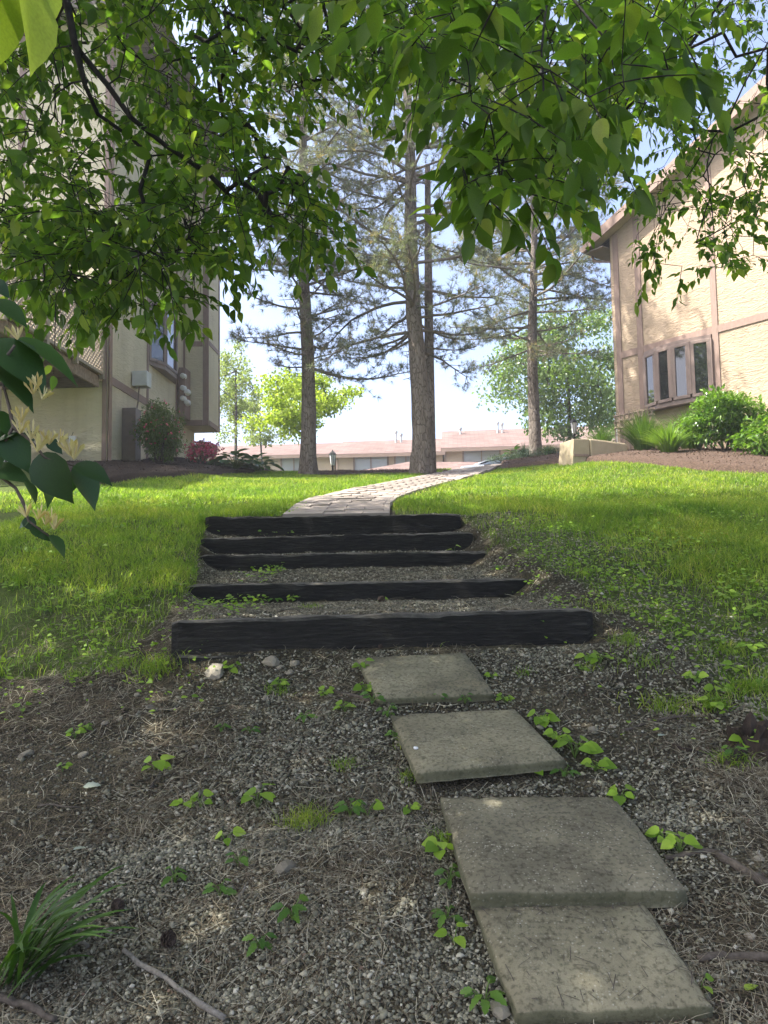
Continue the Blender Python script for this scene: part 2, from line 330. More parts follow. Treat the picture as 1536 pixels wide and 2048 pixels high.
def ground_mat():
    m, nt, b = new_mat('soil')
    vec = coords(nt)
    n1 = noise(nt, vec, 2.5, 6); n2 = noise(nt, vec, 45, 5)
    soil = ramp(nt, n1, [(0.3, (0.032, 0.028, 0.019)), (0.55, (0.062, 0.054, 0.037)), (0.75, (0.102, 0.091, 0.064))])
    v = nd(nt, 'ShaderNodeTexVoronoi'); v.inputs['Scale'].default_value = 85; nt.links.new(vec, v.inputs['Vector'])
    peb = ramp(nt, v.outputs['Color'], [(0.1, (0.45, 0.44, 0.42)), (0.9, (1.8, 1.75, 1.6))])
    soil = mixc(nt, 0.7, soil, peb, 'MULTIPLY')
    turf = ramp(nt, n2, [(0.3, (0.045, 0.068, 0.014)), (0.7, (0.105, 0.150, 0.026))])
    a = nd(nt, 'ShaderNodeAttribute'); a.attribute_name = 'turf'
    nt.links.new(mixc(nt, a.outputs['Fac'], soil, turf), b.inputs['Base Color'])
    b.inputs['Roughness'].default_value = 0.95; b.inputs['Specular IOR Level'].default_value = 0.15
    h = math_n(nt, 'ADD', v.outputs['Distance'], n2)
    bump(nt, b, h, 0.8, 0.02)
ground_mat()
plain_mat('path_joint', [(0.3, (0.22, 0.19, 0.16)), (0.7, (0.28, 0.245, 0.21))], 0.95, 30)
plain_mat('mulch_soil', [(0.3, (0.018, 0.013, 0.010)), (0.7, (0.065, 0.045, 0.032))], 0.95, 30, (45, 1.0, 0.03))
plain_mat('mulch_soil_red', [(0.3, (0.045, 0.030, 0.022)), (0.7, (0.11, 0.072, 0.052))], 0.95, 30, (45, 1.0, 0.03))

# ------------------------------------------------------------------ object helpers
def meta(o, label=None, cat=None, group=None, kind=None):
    if label: o['label'] = label
    if cat: o['category'] = cat
    if group: o['group'] = group
    if kind: o['kind'] = kind
    return o
def link(o, parent=None, loc_of_parent=None):
    C.objects.link(o)
    if parent is not None:
        o.parent = parent
        if loc_of_parent is not None: o.matrix_parent_inverse = Matrix.Translation(loc_of_parent).inverted()
    return o
def empty(name, loc, label, cat, group=None, rz=0.0):
    o = bpy.data.objects.new(name, None); o.empty_display_size = 0.1
    o.location = loc; o.rotation_euler = (0, 0, rz); C.objects.link(o)
    return meta(o, label, cat, group)
def mesh_np(name, V, F, rnd=None, smooth=False):
    """V (n,3), F (m,k) all the same k"""
    me = bpy.data.meshes.new(name); V = np.ascontiguousarray(V, np.float32); F = np.ascontiguousarray(F, np.int32)
    k = F.shape[1]
    me.vertices.add(len(V)); me.vertices.foreach_set('co', V.ravel())
    me.loops.add(F.size); me.loops.foreach_set('vertex_index', F.ravel())
    me.polygons.add(len(F)); me.polygons.foreach_set('loop_start', np.arange(0, F.size, k, dtype=np.int32))
    if smooth: me.polygons.foreach_set('use_smooth', np.ones(len(F), bool))
    me.update(calc_edges=True)
    if rnd is not None:
        a = me.attributes.new('rnd', 'FLOAT', 'FACE'); a.data.foreach_set('value', np.ascontiguousarray(rnd, np.float32))
    return me
def obj(name, me, mat, parent=None, poff=None):
    if mat and not me.materials: me.materials.append(MATS[mat])
    o = bpy.data.objects.new(name, me); return link(o, parent, poff)
class MB:
    def __init__(s): s.V = []; s.F = []; s.R = []
    def add(s, V, F, r=0.0):
        b = len(s.V); s.V += [tuple(v) for v in V]; s.F += [tuple(i + b for i in f) for f in F]; s.R += [r] * len(F); return s
    def box(s, c, size, rot=None, r=0.0):
        hx, hy, hz = size[0] / 2, size[1] / 2, size[2] / 2
        P = [Vector((x, y, z)) for x in (-hx, hx) for y in (-hy, hy) for z in (-hz, hz)]
        if rot is not None: P = [rot @ p for p in P]
        c = Vector(c); P = [p + c for p in P]
        return s.add(P, [(0, 1, 3, 2), (4, 6, 7, 5), (0, 4, 5, 1), (2, 3, 7, 6), (0, 2, 6, 4), (1, 5, 7, 3)], r)
    def tube(s, pts, rad, n=6, cap=True, r=0.0):
        pts = [Vector(p) for p in pts]
        if isinstance(rad, (int, float)): rad = [rad] * len(pts)
        rings = []; prev = None
        for i, p in enumerate(pts):
            t = (pts[min(i + 1, len(pts) - 1)] - pts[max(i - 1, 0)])
            t = t.normalized() if t.length > 1e-9 else Vector((0, 0, 1))
            a = prev if prev is not None else (Vector((1, 0, 0)) if abs(t.x) < 0.9 else Vector((0, 1, 0)))
            u = (a - t * a.dot(t)).normalized(); v = t.cross(u); prev = u
            rings.append([p + (u * math.cos(2 * math.pi * k / n) + v * math.sin(2 * math.pi * k / n)) * rad[i] for k in range(n)])
        V = [q for rg in rings for q in rg]; Fc = []
        for i in range(len(pts) - 1):
            for k in range(n):
                a = i * n + k; b = i * n + (k + 1) % n; Fc.append((a, b, b + n, a + n))
        if cap: Fc.append(tuple(range(n - 1, -1, -1))); Fc.append(tuple((len(pts) - 1) * n + k for k in range(n)))
        return s.add(V, Fc, r)
    def lathe(s, prof, n=16, c=(0, 0, 0), r=0.0):
        V = []; Fc = []; m = len(prof)
        for rad, z in prof:
            for k in range(n):
                a = 2 * math.pi * k / n; V.append((c[0] + rad * math.cos(a), c[1] + rad * math.sin(a), c[2] + z))
        for i in range(m - 1):
            for k in range(n):
                a = i * n + k; b = i * n + (k + 1) % n; Fc.append((a, b, b + n, a + n))
        Fc.append(tuple(range(n - 1, -1, -1))); Fc.append(tuple((m - 1) * n + k for k in range(n)))
        return s.add(V, Fc, r)
    def prism(s, poly, z0, z1, axis='z', r=0.0):
        n = len(poly)
        def mk(p, z): return (p[0], p[1], z) if axis == 'z' else ((p[0], z, p[1]) if axis == 'y' else (z, p[0], p[1]))
        V = [mk(p, z0) for p in poly] + [mk(p, z1) for p in poly]
        Fc = [tuple(range(n - 1, -1, -1)), tuple(range(n, 2 * n))] + [(i, (i + 1) % n, n + (i + 1) % n, n + i) for i in range(n)]
        return s.add(V, Fc, r)
    def build(s, name, mat, parent=None, smooth=False, poff=None, bevel=0.0):
        me = bpy.data.meshes.new(name); me.from_pydata(s.V, [], s.F); me.update()
        if smooth: me.polygons.foreach_set('use_smooth', [True] * len(me.polygons))
        a = me.attributes.new('rnd', 'FLOAT', 'FACE'); a.data.foreach_set('value', s.R)
        o = obj(name, me, mat, parent, poff)
        if bevel:
            b = o.modifiers.new('bevel', 'BEVEL'); b.width = bevel; b.segments = 2; b.limit_method = 'ANGLE'
        return o

# leaf templates: base at origin, tip at +Y 1, upper side +Z
def leaf_template(rows, curve=0.18, fold=0.10):
    V = [(0, 0, 0)]; F = []
    for t, hw in rows:
        zc = -curve * t * t
        V += [(-hw, t, zc + fold * hw * 2), (0, t, zc), (hw, t, zc + fold * hw * 2)]
    V.append((0, 1, -curve * 1.0)); n = len(rows); e = len(V) - 1
    F += [(0, 2, 1), (0, 3, 2)]
    for i in range(n - 1):
        a = 1 + 3 * i
        F += [(a, a + 1, a + 4), (a, a + 4, a + 3), (a + 1, a + 2, a + 5), (a + 1, a + 5, a + 4)]
    a = 1 + 3 * (n - 1)
    F += [(a, a + 1, e), (a + 1, a + 2, e)]
    return np.array(V, float), np.array(F, int)
LEAF_LO = leaf_template([(0.28, 0.23), (0.68, 0.15)], 0.22, 0.14)
LEAF_HI = leaf_template([(0.08, 0.13), (0.22, 0.23), (0.42, 0.265), (0.62, 0.21), (0.80, 0.105), (0.92, 0.035)], 0.28, 0.16)
LEAF_ROUND = leaf_template([(0.12, 0.24), (0.40, 0.38), (0.70, 0.30)], 0.18, 0.10)
LEAF_NARROW = leaf_template([(0.3, 0.12), (0.7, 0.10)], 0.25, 0.2)
LEAF_QUAD = (np.array([(0, 0, 0), (-.3, .45, .05), (.3, .45, .05), (0, 1, -.1)], float), np.array([(0, 2, 1), (1, 2, 3)], int))
def frames(Y, N):
    """stack of rotation matrices with local +Y along Y and +Z near N"""
    Y = Y / (np.linalg.norm(Y, axis=1, keepdims=True) + 1e-9)
    X = np.cross(Y, N); X /= (np.linalg.norm(X, axis=1, keepdims=True) + 1e-9)
    Z = np.cross(X, Y)
    return np.stack([X, Y, Z], axis=2)
def batch(tpl, pos, R, scale):
    V, F = tpl; n = len(pos); k = len(V)
    scale = np.asarray(scale, float)
    if scale.ndim == 1: scale = np.repeat(scale[:, None], 3, axis=1)
    P = np.einsum('nij,nkj->nki', R, V[None] * scale[:, None, :]) + pos[:, None, :]
    FF = F[None] + (np.arange(n) * k)[:, None, None]
    return P.reshape(-1, 3), FF.reshape(-1, F.shape[1]), np.repeat(rng.random(n), len(F))
def unit(n):
    v = rng.normal(size=(n, 3)); return v / np.linalg.norm(v, axis=1, keepdims=True)

# ------------------------------------------------------------------ lawns, beds and path outlines on the ground
def world_poly(pts): return [(p.x, p.y) for p in (pg(u, v) for u, v in pts)]
PATH_L = [(560, 1032), (589, 1014), (630, 998), (685, 986), (753, 973), (826, 957), (908, 940)]
PATH_R = [(790, 1030), (783, 1016), (795, 1002), (826, 989), (890, 969), (950, 954), (1002, 940)]
LAWN_L = world_poly([(-500, 1380), (0, 1360), (200, 1345), (330, 1240), (392, 1190), (398, 1100), (415, 1040)] + PATH_L + [(800, 949), (650, 953), (560, 944), (450, 950), (300, 958), (205, 972), (60, 982), (-300, 1000)])
LAWN_R = world_poly([(925, 1030)] + PATH_R + [(1100, 932), (1250, 927), (1400, 943), (1536, 950), (1900, 975), (2100, 1500), (1536, 1470), (1400, 1330), (1250, 1220), (1080, 1130), (960, 1065)])
def turf_mask(x, y):
    m = (in_poly(x, y, LAWN_L) | in_poly(x, y, LAWN_R)).astype(float)
    return m

# ground sheet
def grid_axis(fine, coarse): return np.array(sorted(set(np.round(np.concatenate([fine, coarse]), 4))))
xs = grid_axis(np.arange(-9, 9.01, 0.10), np.concatenate([-np.geomspace(9, 240, 20), np.geomspace(9, 240, 20)]))
xs = grid_axis(xs, np.arange(-2.2, 2.6, 0.06))
ys = grid_axis(np.arange(-6, 24, 0.12), np.concatenate([np.geomspace(24, 240, 30), -np.geomspace(6, 120, 12)]))
ys = grid_axis(ys, np.concatenate([np.arange(1.5, 8.4, 0.05)]))
GX, GY = np.meshgrid(xs, ys); GZ = ground(GX, GY)
near = (np.abs(GX) < 60) & (GY > 0) & (GY < 9.0)
GZ = GZ + np.where(near, (vnoise(GX, GY, 9, 1) - 0.5) * 0.014 + (vnoise(GX, GY, 3, 2) - 0.5) * 0.02, 0)
nx, ny = len(xs), len(ys)
idx = np.arange(nx * ny).reshape(ny, nx)
Fg = np.stack([idx[:-1, :-1], idx[:-1, 1:], idx[1:, 1:], idx[1:, :-1]], -1).reshape(-1, 4)
me = mesh_np('ground', np.stack([GX, GY, GZ], -1).reshape(-1, 3), Fg, smooth=True)
tm = turf_mask(GX, GY) * 0.9
far = (GY > 21) | (np.abs(GX) > 9)
tm = np.where(far | (GY > 9.3), 0.9, tm)
a = me.attributes.new('turf', 'FLOAT', 'POINT'); a.data.foreach_set('value', np.ascontiguousarray(tm.ravel(), np.float32))
meta(obj('ground', me, 'soil'), 'sloping bank of bare soil and turf rising to the houses', 'ground', kind='structure')

# parking lot beyond the crest
P = MB(); V = []
for x in np.linspace(-30, 40, 15):
    for y in np.linspace(24.5, 34.5, 6): V.append((x, y, gz(x, y) + 0.03))
P.add(V, [(i * 6 + j, (i + 1) * 6 + j, (i + 1) * 6 + j + 1, i * 6 + j + 1) for i in range(14) for j in range(5)])
meta(P.build('parking_lot', 'asphalt'), 'asphalt parking lot beyond the crest of the lawn', 'parking lot', kind='structure')

# ------------------------------------------------------------------ paved path
Lp = [pg(*p) for p in PATH_L]; Rp = [pg(*p) for p in PATH_R]
ctr = [((a + b) / 2) for a, b in zip(Lp, Rp)]
ctr[0] = Vector((ctr[0].x, 8.04, 0))
cl = np.array([[p.x, p.y] for p in ctr]); cl = np.vstack([cl, cl[-1] + (cl[-1] - cl[-2]) / np.linalg.norm(cl[-1] - cl[-2]) * 3.2])
seg = np.r_[0, np.cumsum(np.linalg.norm(np.diff(cl, axis=0), axis=1))]
def path_at(s):
    x = np.interp(s, seg, cl[:, 0]); y = np.interp(s, seg, cl[:, 1])
    e = 0.35
    x1 = np.interp(s + e, seg, cl[:, 0]); y1 = np.interp(s + e, seg, cl[:, 1]); x0 = np.interp(s - e, seg, cl[:, 0]); y0 = np.interp(s - e, seg, cl[:, 1])
    t = np.array([x1 - x0, y1 - y0]); t /= np.linalg.norm(t) + 1e-9
    return np.array([x, y]), t
HALF = 0.56
PB = MB(); V = []; ss = np.arange(0.0, seg[-1], 0.25)
for s in ss:
    c, t = path_at(s); n = np.array([t[1], -t[0]])
    for o_ in (-HALF, 0, HALF):
        q = c + n * o_; q[1] = max(q[1], 8.045); V.append((q[0], q[1], gz(q[0], q[1]) + 0.032))
PB.add(V, [(i * 3 + j, i * 3 + j + 1, i * 3 + j + 4, i * 3 + j + 3) for i in range(len(ss) - 1) for j in range(2)])
path_o = meta(PB.build('path', 'path_joint'), 'curving tan paver path climbing from the steps to the crest', 'path', kind='structure')
# shared paver mesh (unit, bevelled top)
bx = 0.006
pm = bpy.data.meshes.new('paver')
pv = [(-.5, -.5, 0), (.5, -.5, 0), (.5, .5, 0), (-.5, .5, 0), (-.5, -.5, .7), (.5, -.5, .7), (.5, .5, .7), (-.5, .5, .7), (-.5 + bx, -.5 + bx, 1), (.5 - bx, -.5 + bx, 1), (.5 - bx, .5 - bx, 1), (-.5 + bx, .5 - bx, 1)]
pm.from_pydata(pv, [], [(0, 1, 5, 4), (1, 2, 6, 5), (2, 3, 7, 6), (3, 0, 4, 7), (4, 5, 9, 8), (5, 6, 10, 9), (6, 7, 11, 10), (7, 4, 8, 11), (8, 9, 10, 11)]); pm.update()
s = 0.10; row = 0; ROWH = 0.21; npv = 0
while s < seg[-1] - 1.0 and npv < 298:
    c, t = path_at(s); n = np.array([t[1], -t[0]])
    off = -HALF - (0.21 if row % 2 else 0.0)
    while off < HALF - 0.03 and npv < 298:
        wd = 0.42; a0, a1 = max(off, -HALF), min(off + wd, HALF); off += wd
        if a1 - a0 < 0.06: continue
        q = c + n * (a0 + a1) / 2
        if q[1] < 8.13: continue
        o = obj('paver', pm, 'paver_stone', path_o)
        z = gz(q[0], q[1]); sl = (gz(q[0] + t[0] * .1, q[1] + t[1] * .1) - z) / 0.1
        X = Vector((n[0], n[1], 0)); Yv = Vector((t[0], t[1], sl)).normalized(); Zv = X.cross(Yv)
        M = Matrix((X, Yv, Zv)).transposed() @ Matrix.Diagonal((a1 - a0 - 0.003, ROWH - 0.003, 0.05 + random.uniform(0, .002)))
        o.matrix_local = Matrix.Translation((q[0], q[1], z - 0.004)) @ M.to_4x4(); npv += 1
    s += ROWH; row += 1

# ------------------------------------------------------------------ timber steps
def tie(p0, p1, h, dep, label, seed, sag=0.0):
    """p0, p1: front top ends"""
    p0, p1 = Vector(p0), Vector(p1); L = (p1 - p0).length
    ax = (p1 - p0).normalized(); up = Vector((0, 0, 1)); back = up.cross(ax).normalized()
    ns, V, Fc = 60, [], []
    r = np.random.default_rng(seed)
    prof = [(0.0, -h), (0.0, -h * .66), (0.0, -h * .33), (0.002, -.014), (0.013, 0.0), (dep * .5, 0.004), (dep - .012, 0.0), (dep, -.014), (dep, -h)]
    m = len(prof)
    for i in range(ns + 1):
        t = i / ns; e = 0.012 * (1 if i in (0, ns) else 0)
        for j, (b, z) in enumerate(prof):
            fx = L * t; nz = (vnoise(fx, j * 1.3, 5, seed) - .5) * .016 + (vnoise(fx, j * 2.1, 22, seed + 3) - .5) * .008
            if 3 <= j <= 5: nz -= max(0, vnoise(fx, 1.0, 7, seed + 5) - .70) * .05
            q = p0 + ax * fx + back * (b + (vnoise(fx, j * .9, 3, seed + 1) - .5) * .012 + e) + up * (z + nz - sag * math.sin(math.pi * t) - e * (1 if z > -.05 else -1))
            V.append(q)
    for i in range(ns):
        for j in range(m - 1): Fc.append((i * m + j, i * m + j + 1, (i + 1) * m + j + 1, (i + 1) * m + j))
    Fc.append(tuple(range(m))); Fc.append(tuple(ns * m + j for j in range(m - 1, -1, -1)))
    o = MB().add(V, [tuple(reversed(f)) for f in Fc]).build('timber_step', 'old_timber', smooth=False)
    return meta(o, label, 'step', 'weathered railway timbers set into the bank as steps')
TIES = [
    tie(px(342, 1243, 4.72), px(1186, 1218, 4.80), 0.235, 0.20, 'long thick dark timber step at the foot of the flight, above the slabs', 11),
    tie(px(372, 1170, 5.92), px(1062, 1157, 6.04), 0.20, 0.18, 'dark timber step second from the bottom, gravel treads before and behind', 12, 0.004),
    tie(px(396, 1110, 7.0), px(976, 1101, 7.02), 0.20, 0.18, 'middle dark timber step with pale top edge and wide gravel tread below', 13, 0.006),
    tie(px(400, 1076, 7.35), px(946, 1063, 7.38), 0.19, 0.17, 'dark timber step close below the topmost one', 14, 0.004),
    tie(px(410, 1034, 7.84), px(921, 1026, 7.86), 0.24, 0.19, 'topmost dark timber step where the paved path begins', 15, 0.010),
]
o = tie(px(350, 1312, 4.66), px(560, 1312, 4.68), 0.14, 0.2, 'half-buried rotting timber stub under the end of the bottom step', 16)
o.name = 'buried_timber'; o['category'] = 'timber'; del o['group']

# ------------------------------------------------------------------ stepping slabs
def slab(corners, th, mat, label, seed):
    bl, br, fr, fl = [px(*c) for c in corners]
    n = 14; V, Fc = [], []
    nrm = (br - bl).cross(bl - fl).normalized()
    if nrm.z < 0: nrm = -nrm
    cen = (bl + br + fr + fl) / 4
    def top(i, j):
        u, v = i / n, j / n
        p = (fl * (1 - u) + fr * u) * (1 - v) + (bl * (1 - u) + br * u) * v
        return p
    # top surface with rounded chipped edge
    for j in range(n + 1):
        for i in range(n + 1):
            p = top(i, j); edge = i in (0, n) or j in (0, n)
            dz = (vnoise(p.x, p.y, 14, seed) - .5) * .005
            if edge: dz -= 0.010 + max(0, vnoise(p.x * 3, p.y * 3, 9, seed + 1) - .62) * .05
            V.append(p + nrm * dz)
    for j in range(n):
        for i in range(n):
            a = j * (n + 1) + i; Fc.append((a, a + 1, a + n + 2, a + n + 1))
    ring = [(i, 0) for i in range(n)] + [(n, j) for j in range(n)] + [(i, n) for i in range(n, 0, -1)] + [(0, j) for j in range(n, 0, -1)]
    b0 = len(V)
    levels = [(.018, 0.008), (th * .55, 0.010), (th, 0.004)]
    for lv, out in levels:
        for i, j in ring:
            p = top(i, j); d = (p - cen); d.normalize()
            V.append(p - nrm * lv + d * (out + (vnoise(p.x + lv * 9, p.y, 18, seed + 2) - .5) * .010))
    m = len(ring)
    first = [j * (n + 1) + i for i, j in ring]
    for k in range(m):
        k2 = (k + 1) % m
        Fc.append((first[k], b0 + k, b0 + k2, first[k2]))
        for l in range(len(levels) - 1): Fc.append((b0 + l * m + k, b0 + (l + 1) * m + k, b0 + (l + 1) * m + k2, b0 + l * m + k2))
    Fc.append(tuple(b0 + (len(levels) - 1) * m + k for k in range(m)))
    o = MB().add(V, Fc).build('stepping_slab', mat, smooth=True)
    return meta(o, label, 'slab', 'concrete stepping slabs up the bank')
SL_A = [(955, 1803, 2.64), (1287, 1801, 2.64), (1424, 2004, 2.27), (1036, 2014, 2.27)]
SL_B = [(885, 1588, 3.26), (1226, 1588, 3.27), (1370, 1772, 2.63), (945, 1775, 2.61)]
SL_C = [(785, 1426, 3.95), (1030, 1415, 4.02), (1126, 1512, 3.45), (836, 1540, 3.33)]
SL_D = [(716, 1313, 4.55), (929, 1302, 4.60), (986, 1382, 4.12), (757, 1394, 4.08)]
slab(SL_A, 0.085, 'slab_concrete', 'lowest smooth concrete slab, its upper edge tucked under the rougher slab', 21)
slab(SL_B, 0.075, 'slab_aggregate', 'largest concrete slab with exposed pebbly surface overlapping the slab below', 22)
slab(SL_C, 0.060, 'slab_concrete', 'concrete slab between the pebbly slab and the cracked one, white pebble on it', 23)
slab(SL_D, 0.055, 'slab_concrete', 'topmost concrete slab lying just below the bottom timber step', 24)
SLAB_POLYS = [[(px(*c).x, px(*c).y) for c in S] for S in (SL_A, SL_B, SL_C, SL_D)]
def off_slabs(x, y):
    m = np.ones(np.shape(x), bool)
    for S in SLAB_POLYS: m &= ~in_poly(x, y, S)
    return m
TIE_ZONES = [(4.70, 4.96), (5.90, 6.20), (6.98, 7.24), (7.33, 7.58), (7.80, 8.08)]

SLABS3 = [[px(*c) for c in S] for S in (SL_A, SL_B, SL_C, SL_D)]
def slab_point(S, u, v):
    bl, br, fr, fl = S; return (fl * (1 - u) + fr * u) * (1 - v) + (bl * (1 - u) + br * u) * v
def litter_base(x, y):
    return ground(x, y) + ((vnoise(x, y, 9, 1) - 0.5) * 0.014 + (vnoise(x, y, 3, 2) - 0.5) * 0.02) * (np.asarray(y) < 9.0)

# ------------------------------------------------------------------ gravel
def ico():
    t = (1 + 5 ** .5) / 2
    v = np.array([(-1, t, 0), (1, t, 0), (-1, -t, 0), (1, -t, 0), (0, -1, t), (0, 1, t), (0, -1, -t), (0, 1, -t), (t, 0, -1), (t, 0, 1), (-t, 0, -1), (-t, 0, 1)], float)
    v /= np.linalg.norm(v[0])
    f = np.array([(0, 11, 5), (0, 5, 1), (0, 1, 7), (0, 7, 10), (0, 10, 11), (1, 5, 9), (5, 11, 4), (11, 10, 2), (10, 7, 6), (7, 1, 8), (3, 9, 4), (3, 4, 2), (3, 2, 6), (3, 6, 8), (3, 8, 9), (4, 9, 5), (2, 4, 11), (6, 2, 10), (8, 6, 7), (9, 8, 1)], int)
    return v, f
ICO = ico()
OCT = (np.array([(1, 0, 0), (-1, 0, 0), (0, 1, 0), (0, -1, 0), (0, 0, 1), (0, 0, -1)], float), np.array([(0, 2, 4), (2, 1, 4), (1, 3, 4), (3, 0, 4), (2, 0, 5), (1, 2, 5), (3, 1, 5), (0, 3, 5)], int))
def euler_stack(a, b, c):
    ca, sa, cb, sb, cc, s_ = np.cos(a), np.sin(a), np.cos(b), np.sin(b), np.cos(c), np.sin(c)
    z = np.zeros_like(a); o_ = np.ones_like(a)
    Rz = np.stack([np.stack([cc, -s_, z], -1), np.stack([s_, cc, z], -1), np.stack([z, z, o_], -1)], 1)
    Ry = np.stack([np.stack([cb, z, sb], -1), np.stack([z, o_, z], -1), np.stack([-sb, z, cb], -1)], 1)
    Rx = np.stack([np.stack([o_, z, z], -1), np.stack([z, ca, -sa], -1), np.stack([z, sa, ca], -1)], 1)
    return np.einsum('nij,njk,nkl->nil', Rz, Ry, Rx)
def gravel_density(x, y):
    corr = 1 - sstep(np.abs(x - np.interp(y, [1.5, 4.7, 8], [0.35, 0.15, -0.5])), 0.75, 1.5)
    left = (1 - sstep(np.abs(x + 0.35), 0.5, 1.15)) * (1 - sstep(y, 3.6, 4.8))
    d = np.maximum(corr * 0.75, left) * (0.35 + 0.9 * sstep(vnoise(x, y, 2.2, 4), 0.25, 0.6))
    xc = np.interp(y, [4.74, 7.85], [0.02, -0.50]); d = np.where((y > 4.85) & (np.abs(x - xc) < 1.35), 1.0, d)
    d = np.maximum(d, .55 * (y > 3.6) * (y < 8.2) * sstep(x - xc, 1.2, 1.4) * (1 - sstep(x - xc, 1.7, 2.5)))
    return np.clip(d + 0.10, 0, 1)
def view_ok(x, y, z, marg=60):
    u, v, dd = proj(np.stack([x, y, z], -1)); return (u > -marg) & (u < 1536 + marg) & (v < 2048 + marg) & (dd > 0.3)
def scatter_xy(n, x0, x1, y0, y1, dens, bias=1.0):
    x = rng.uniform(x0, x1, n); y = y0 + (y1 - y0) * rng.random(n) ** bias
    keep = rng.random(n) < dens(x, y); x, y = x[keep], y[keep]
    keep = off_slabs(x, y)
    for a0, a1 in TIE_ZONES: keep &= ~((y > a0) & (y < a1) & (np.abs(x - np.interp(y, [4.74, 7.85], [0.02, -0.50])) < 1.34))
    return x[keep], y[keep]
VV, FF, RR = [], [], []; nb = 0
def put(b):
    global nb
    V, F, r = b; VV.append(V); FF.append(F + nb); RR.append(r); nb += len(V)
def flush(name, mat, smooth=False):
    global VV, FF, RR, nb
    me = mesh_np(name, np.concatenate(VV), np.concatenate(FF), np.concatenate(RR), smooth)
    VV, FF, RR, nb = [], [], [], 0
    return me
for (n, x0, x1, y0, y1, tpl, r0, r1) in [(26000, -1.3, 1.5, 1.7, 2.45, ICO, .0035, .0085), (34000, -1.7, 1.9, 2.4, 3.2, OCT, .004, .0088), (46000, -2.0, 2.4, 3.0, 4.75, OCT, .005, .0105), (44000, -1.9, 2.4, 4.75, 8.2, OCT, .005, .010)]:
    x, y = scatter_xy(n, x0, x1, y0, y1, gravel_density)
    z = litter_base(x, y); k = view_ok(x, y, z); x, y, z = x[k], y[k], z[k]; m = len(x)
    s_ = rng.uniform(r0, r1, m) * np.where(rng.random(m) < .04, 1.7, 1.0)
    scl = np.stack([s_ * rng.uniform(.9, 1.5, m), s_ * rng.uniform(.8, 1.2, m), s_ * rng.uniform(.5, .85, m)], -1)
    R = euler_stack(rng.normal(0, .4, m), rng.normal(0, .4, m), rng.uniform(0, 6.28, m))
    V, F, r = batch(tpl, np.stack([x, y, z + s_ * .3], -1), R, scl)
    V = V + rng.normal(0, 1, V.shape) * np.repeat(s_, len(tpl[0]))[:, None] * .13
    put((V, F, r))
meta(obj('gravel', flush('gravel', 'gravel_stone'), 'gravel_stone'), 'loose grey beige pea gravel spread between slabs and step treads', 'gravel', kind='stuff')

# ------------------------------------------------------------------ pine straw and chips
def straw_density(x, y):
    g = gravel_density(x, y)
    d = (1 - 0.75 * g) * (0.15 + 1.0 * sstep(vnoise(x, y, 1.6, 8), .25, .65))
    return np.clip(d * (1 - 0.75 * turf_mask(x, y)), 0.02, 1)
STRAW = (np.array([(-.5, 0, 0), (.5, 0, 0), (-.5, .5, .0), (.5, .5, .0), (-.4, 1, 0), (.4, 1, 0)], float), np.array([(0, 1, 3), (0, 3, 2), (2, 3, 5), (2, 5, 4)], int))
def straws(n, x0, x1, y0, y1, wid, dens=straw_density, lmin=.05, lmax=.14):
    x, y = scatter_xy(n, x0, x1, y0, y1, dens)
    z = litter_base(x, y); k = view_ok(x, y, z); x, y, z = x[k], y[k], z[k]; m = len(x)
    ang = rng.uniform(0, 6.28, m); ln = rng.uniform(lmin, lmax, m)
    tip = rng.normal(0, .10, m)
    dx, dy = np.cos(ang), np.sin(ang)
    slope = (ground(x + dx * ln, y + dy * ln) - ground(x, y)) / ln
    slope = np.clip(slope, -.8, .8)
    Y = np.stack([dx, dy, slope + tip], -1)
    R = frames(Y, np.stack([rng.normal(0, .3, m), rng.normal(0, .3, m) - .3, np.ones(m)], -1))
    V, F, r = batch(STRAW, np.stack([x, y, z + rng.uniform(.004, .018, m)], -1), R, np.stack([np.full(m, wid) * rng.uniform(.7, 1.4, m), ln, ln], -1))
    V = V.reshape(m, 6, 3); bend = rng.normal(0, .10, m)[:, None] * ln[:, None]
    side = R[:, :, 0]
    V[:, 2:4] += (side * bend)[:, None, :]; V[:, 2:4, 2] += rng.uniform(0, .006, m)[:, None]
    put((V.reshape(-1, 3), F, r))
straws(52000, -1.9, 2.1, 1.7, 3.4, .0016)
straws(46000, -2.6, 2.9, 3.2, 5.6, .0022)
straws(9000, -1.8, 1.5, 4.95, 8.0, .0026, lambda x, y: np.full(np.shape(x), .55))
meta(obj('pine_straw', flush('pine_straw', 'pine_straw'), 'pine_straw'), 'fallen brown pine needles matted over the bank', 'pine straw', kind='stuff')
P_, Y_, L_ = [], [], []
for S, cnt in zip(SLABS3, (75, 60, 40, 40)):
    for _ in range(cnt):
        u, v = rng.random(), rng.random()
        if rng.random() < .55:
            if rng.random() < .5: v = v ** 3 if rng.random() < .3 else 1 - .12 * v
            else: u = u ** 4 if rng.random() < .5 else 1 - u ** 4
        a_ = rng.uniform(0, 6.28); p = slab_point(S, min(max(u, .03), .97), min(max(v, .03), .97)); ex = (S[2] - S[3]).normalized(); ey = (S[0] - S[3]).normalized()
        P_.append(np.array(p) + [0, 0, .004]); Y_.append(np.array(ex * math.cos(a_) + ey * math.sin(a_))); L_.append(rng.uniform(.012, .07))
P_, Y_, L_ = np.array(P_), np.array(Y_), np.array(L_); m = len(P_)
put(batch(STRAW, P_, frames(Y_, np.tile([0, -.2, 1.], (m, 1))), np.stack([rng.uniform(.0014, .003, m), L_, L_], -1)))
P_, Y_ = [], []
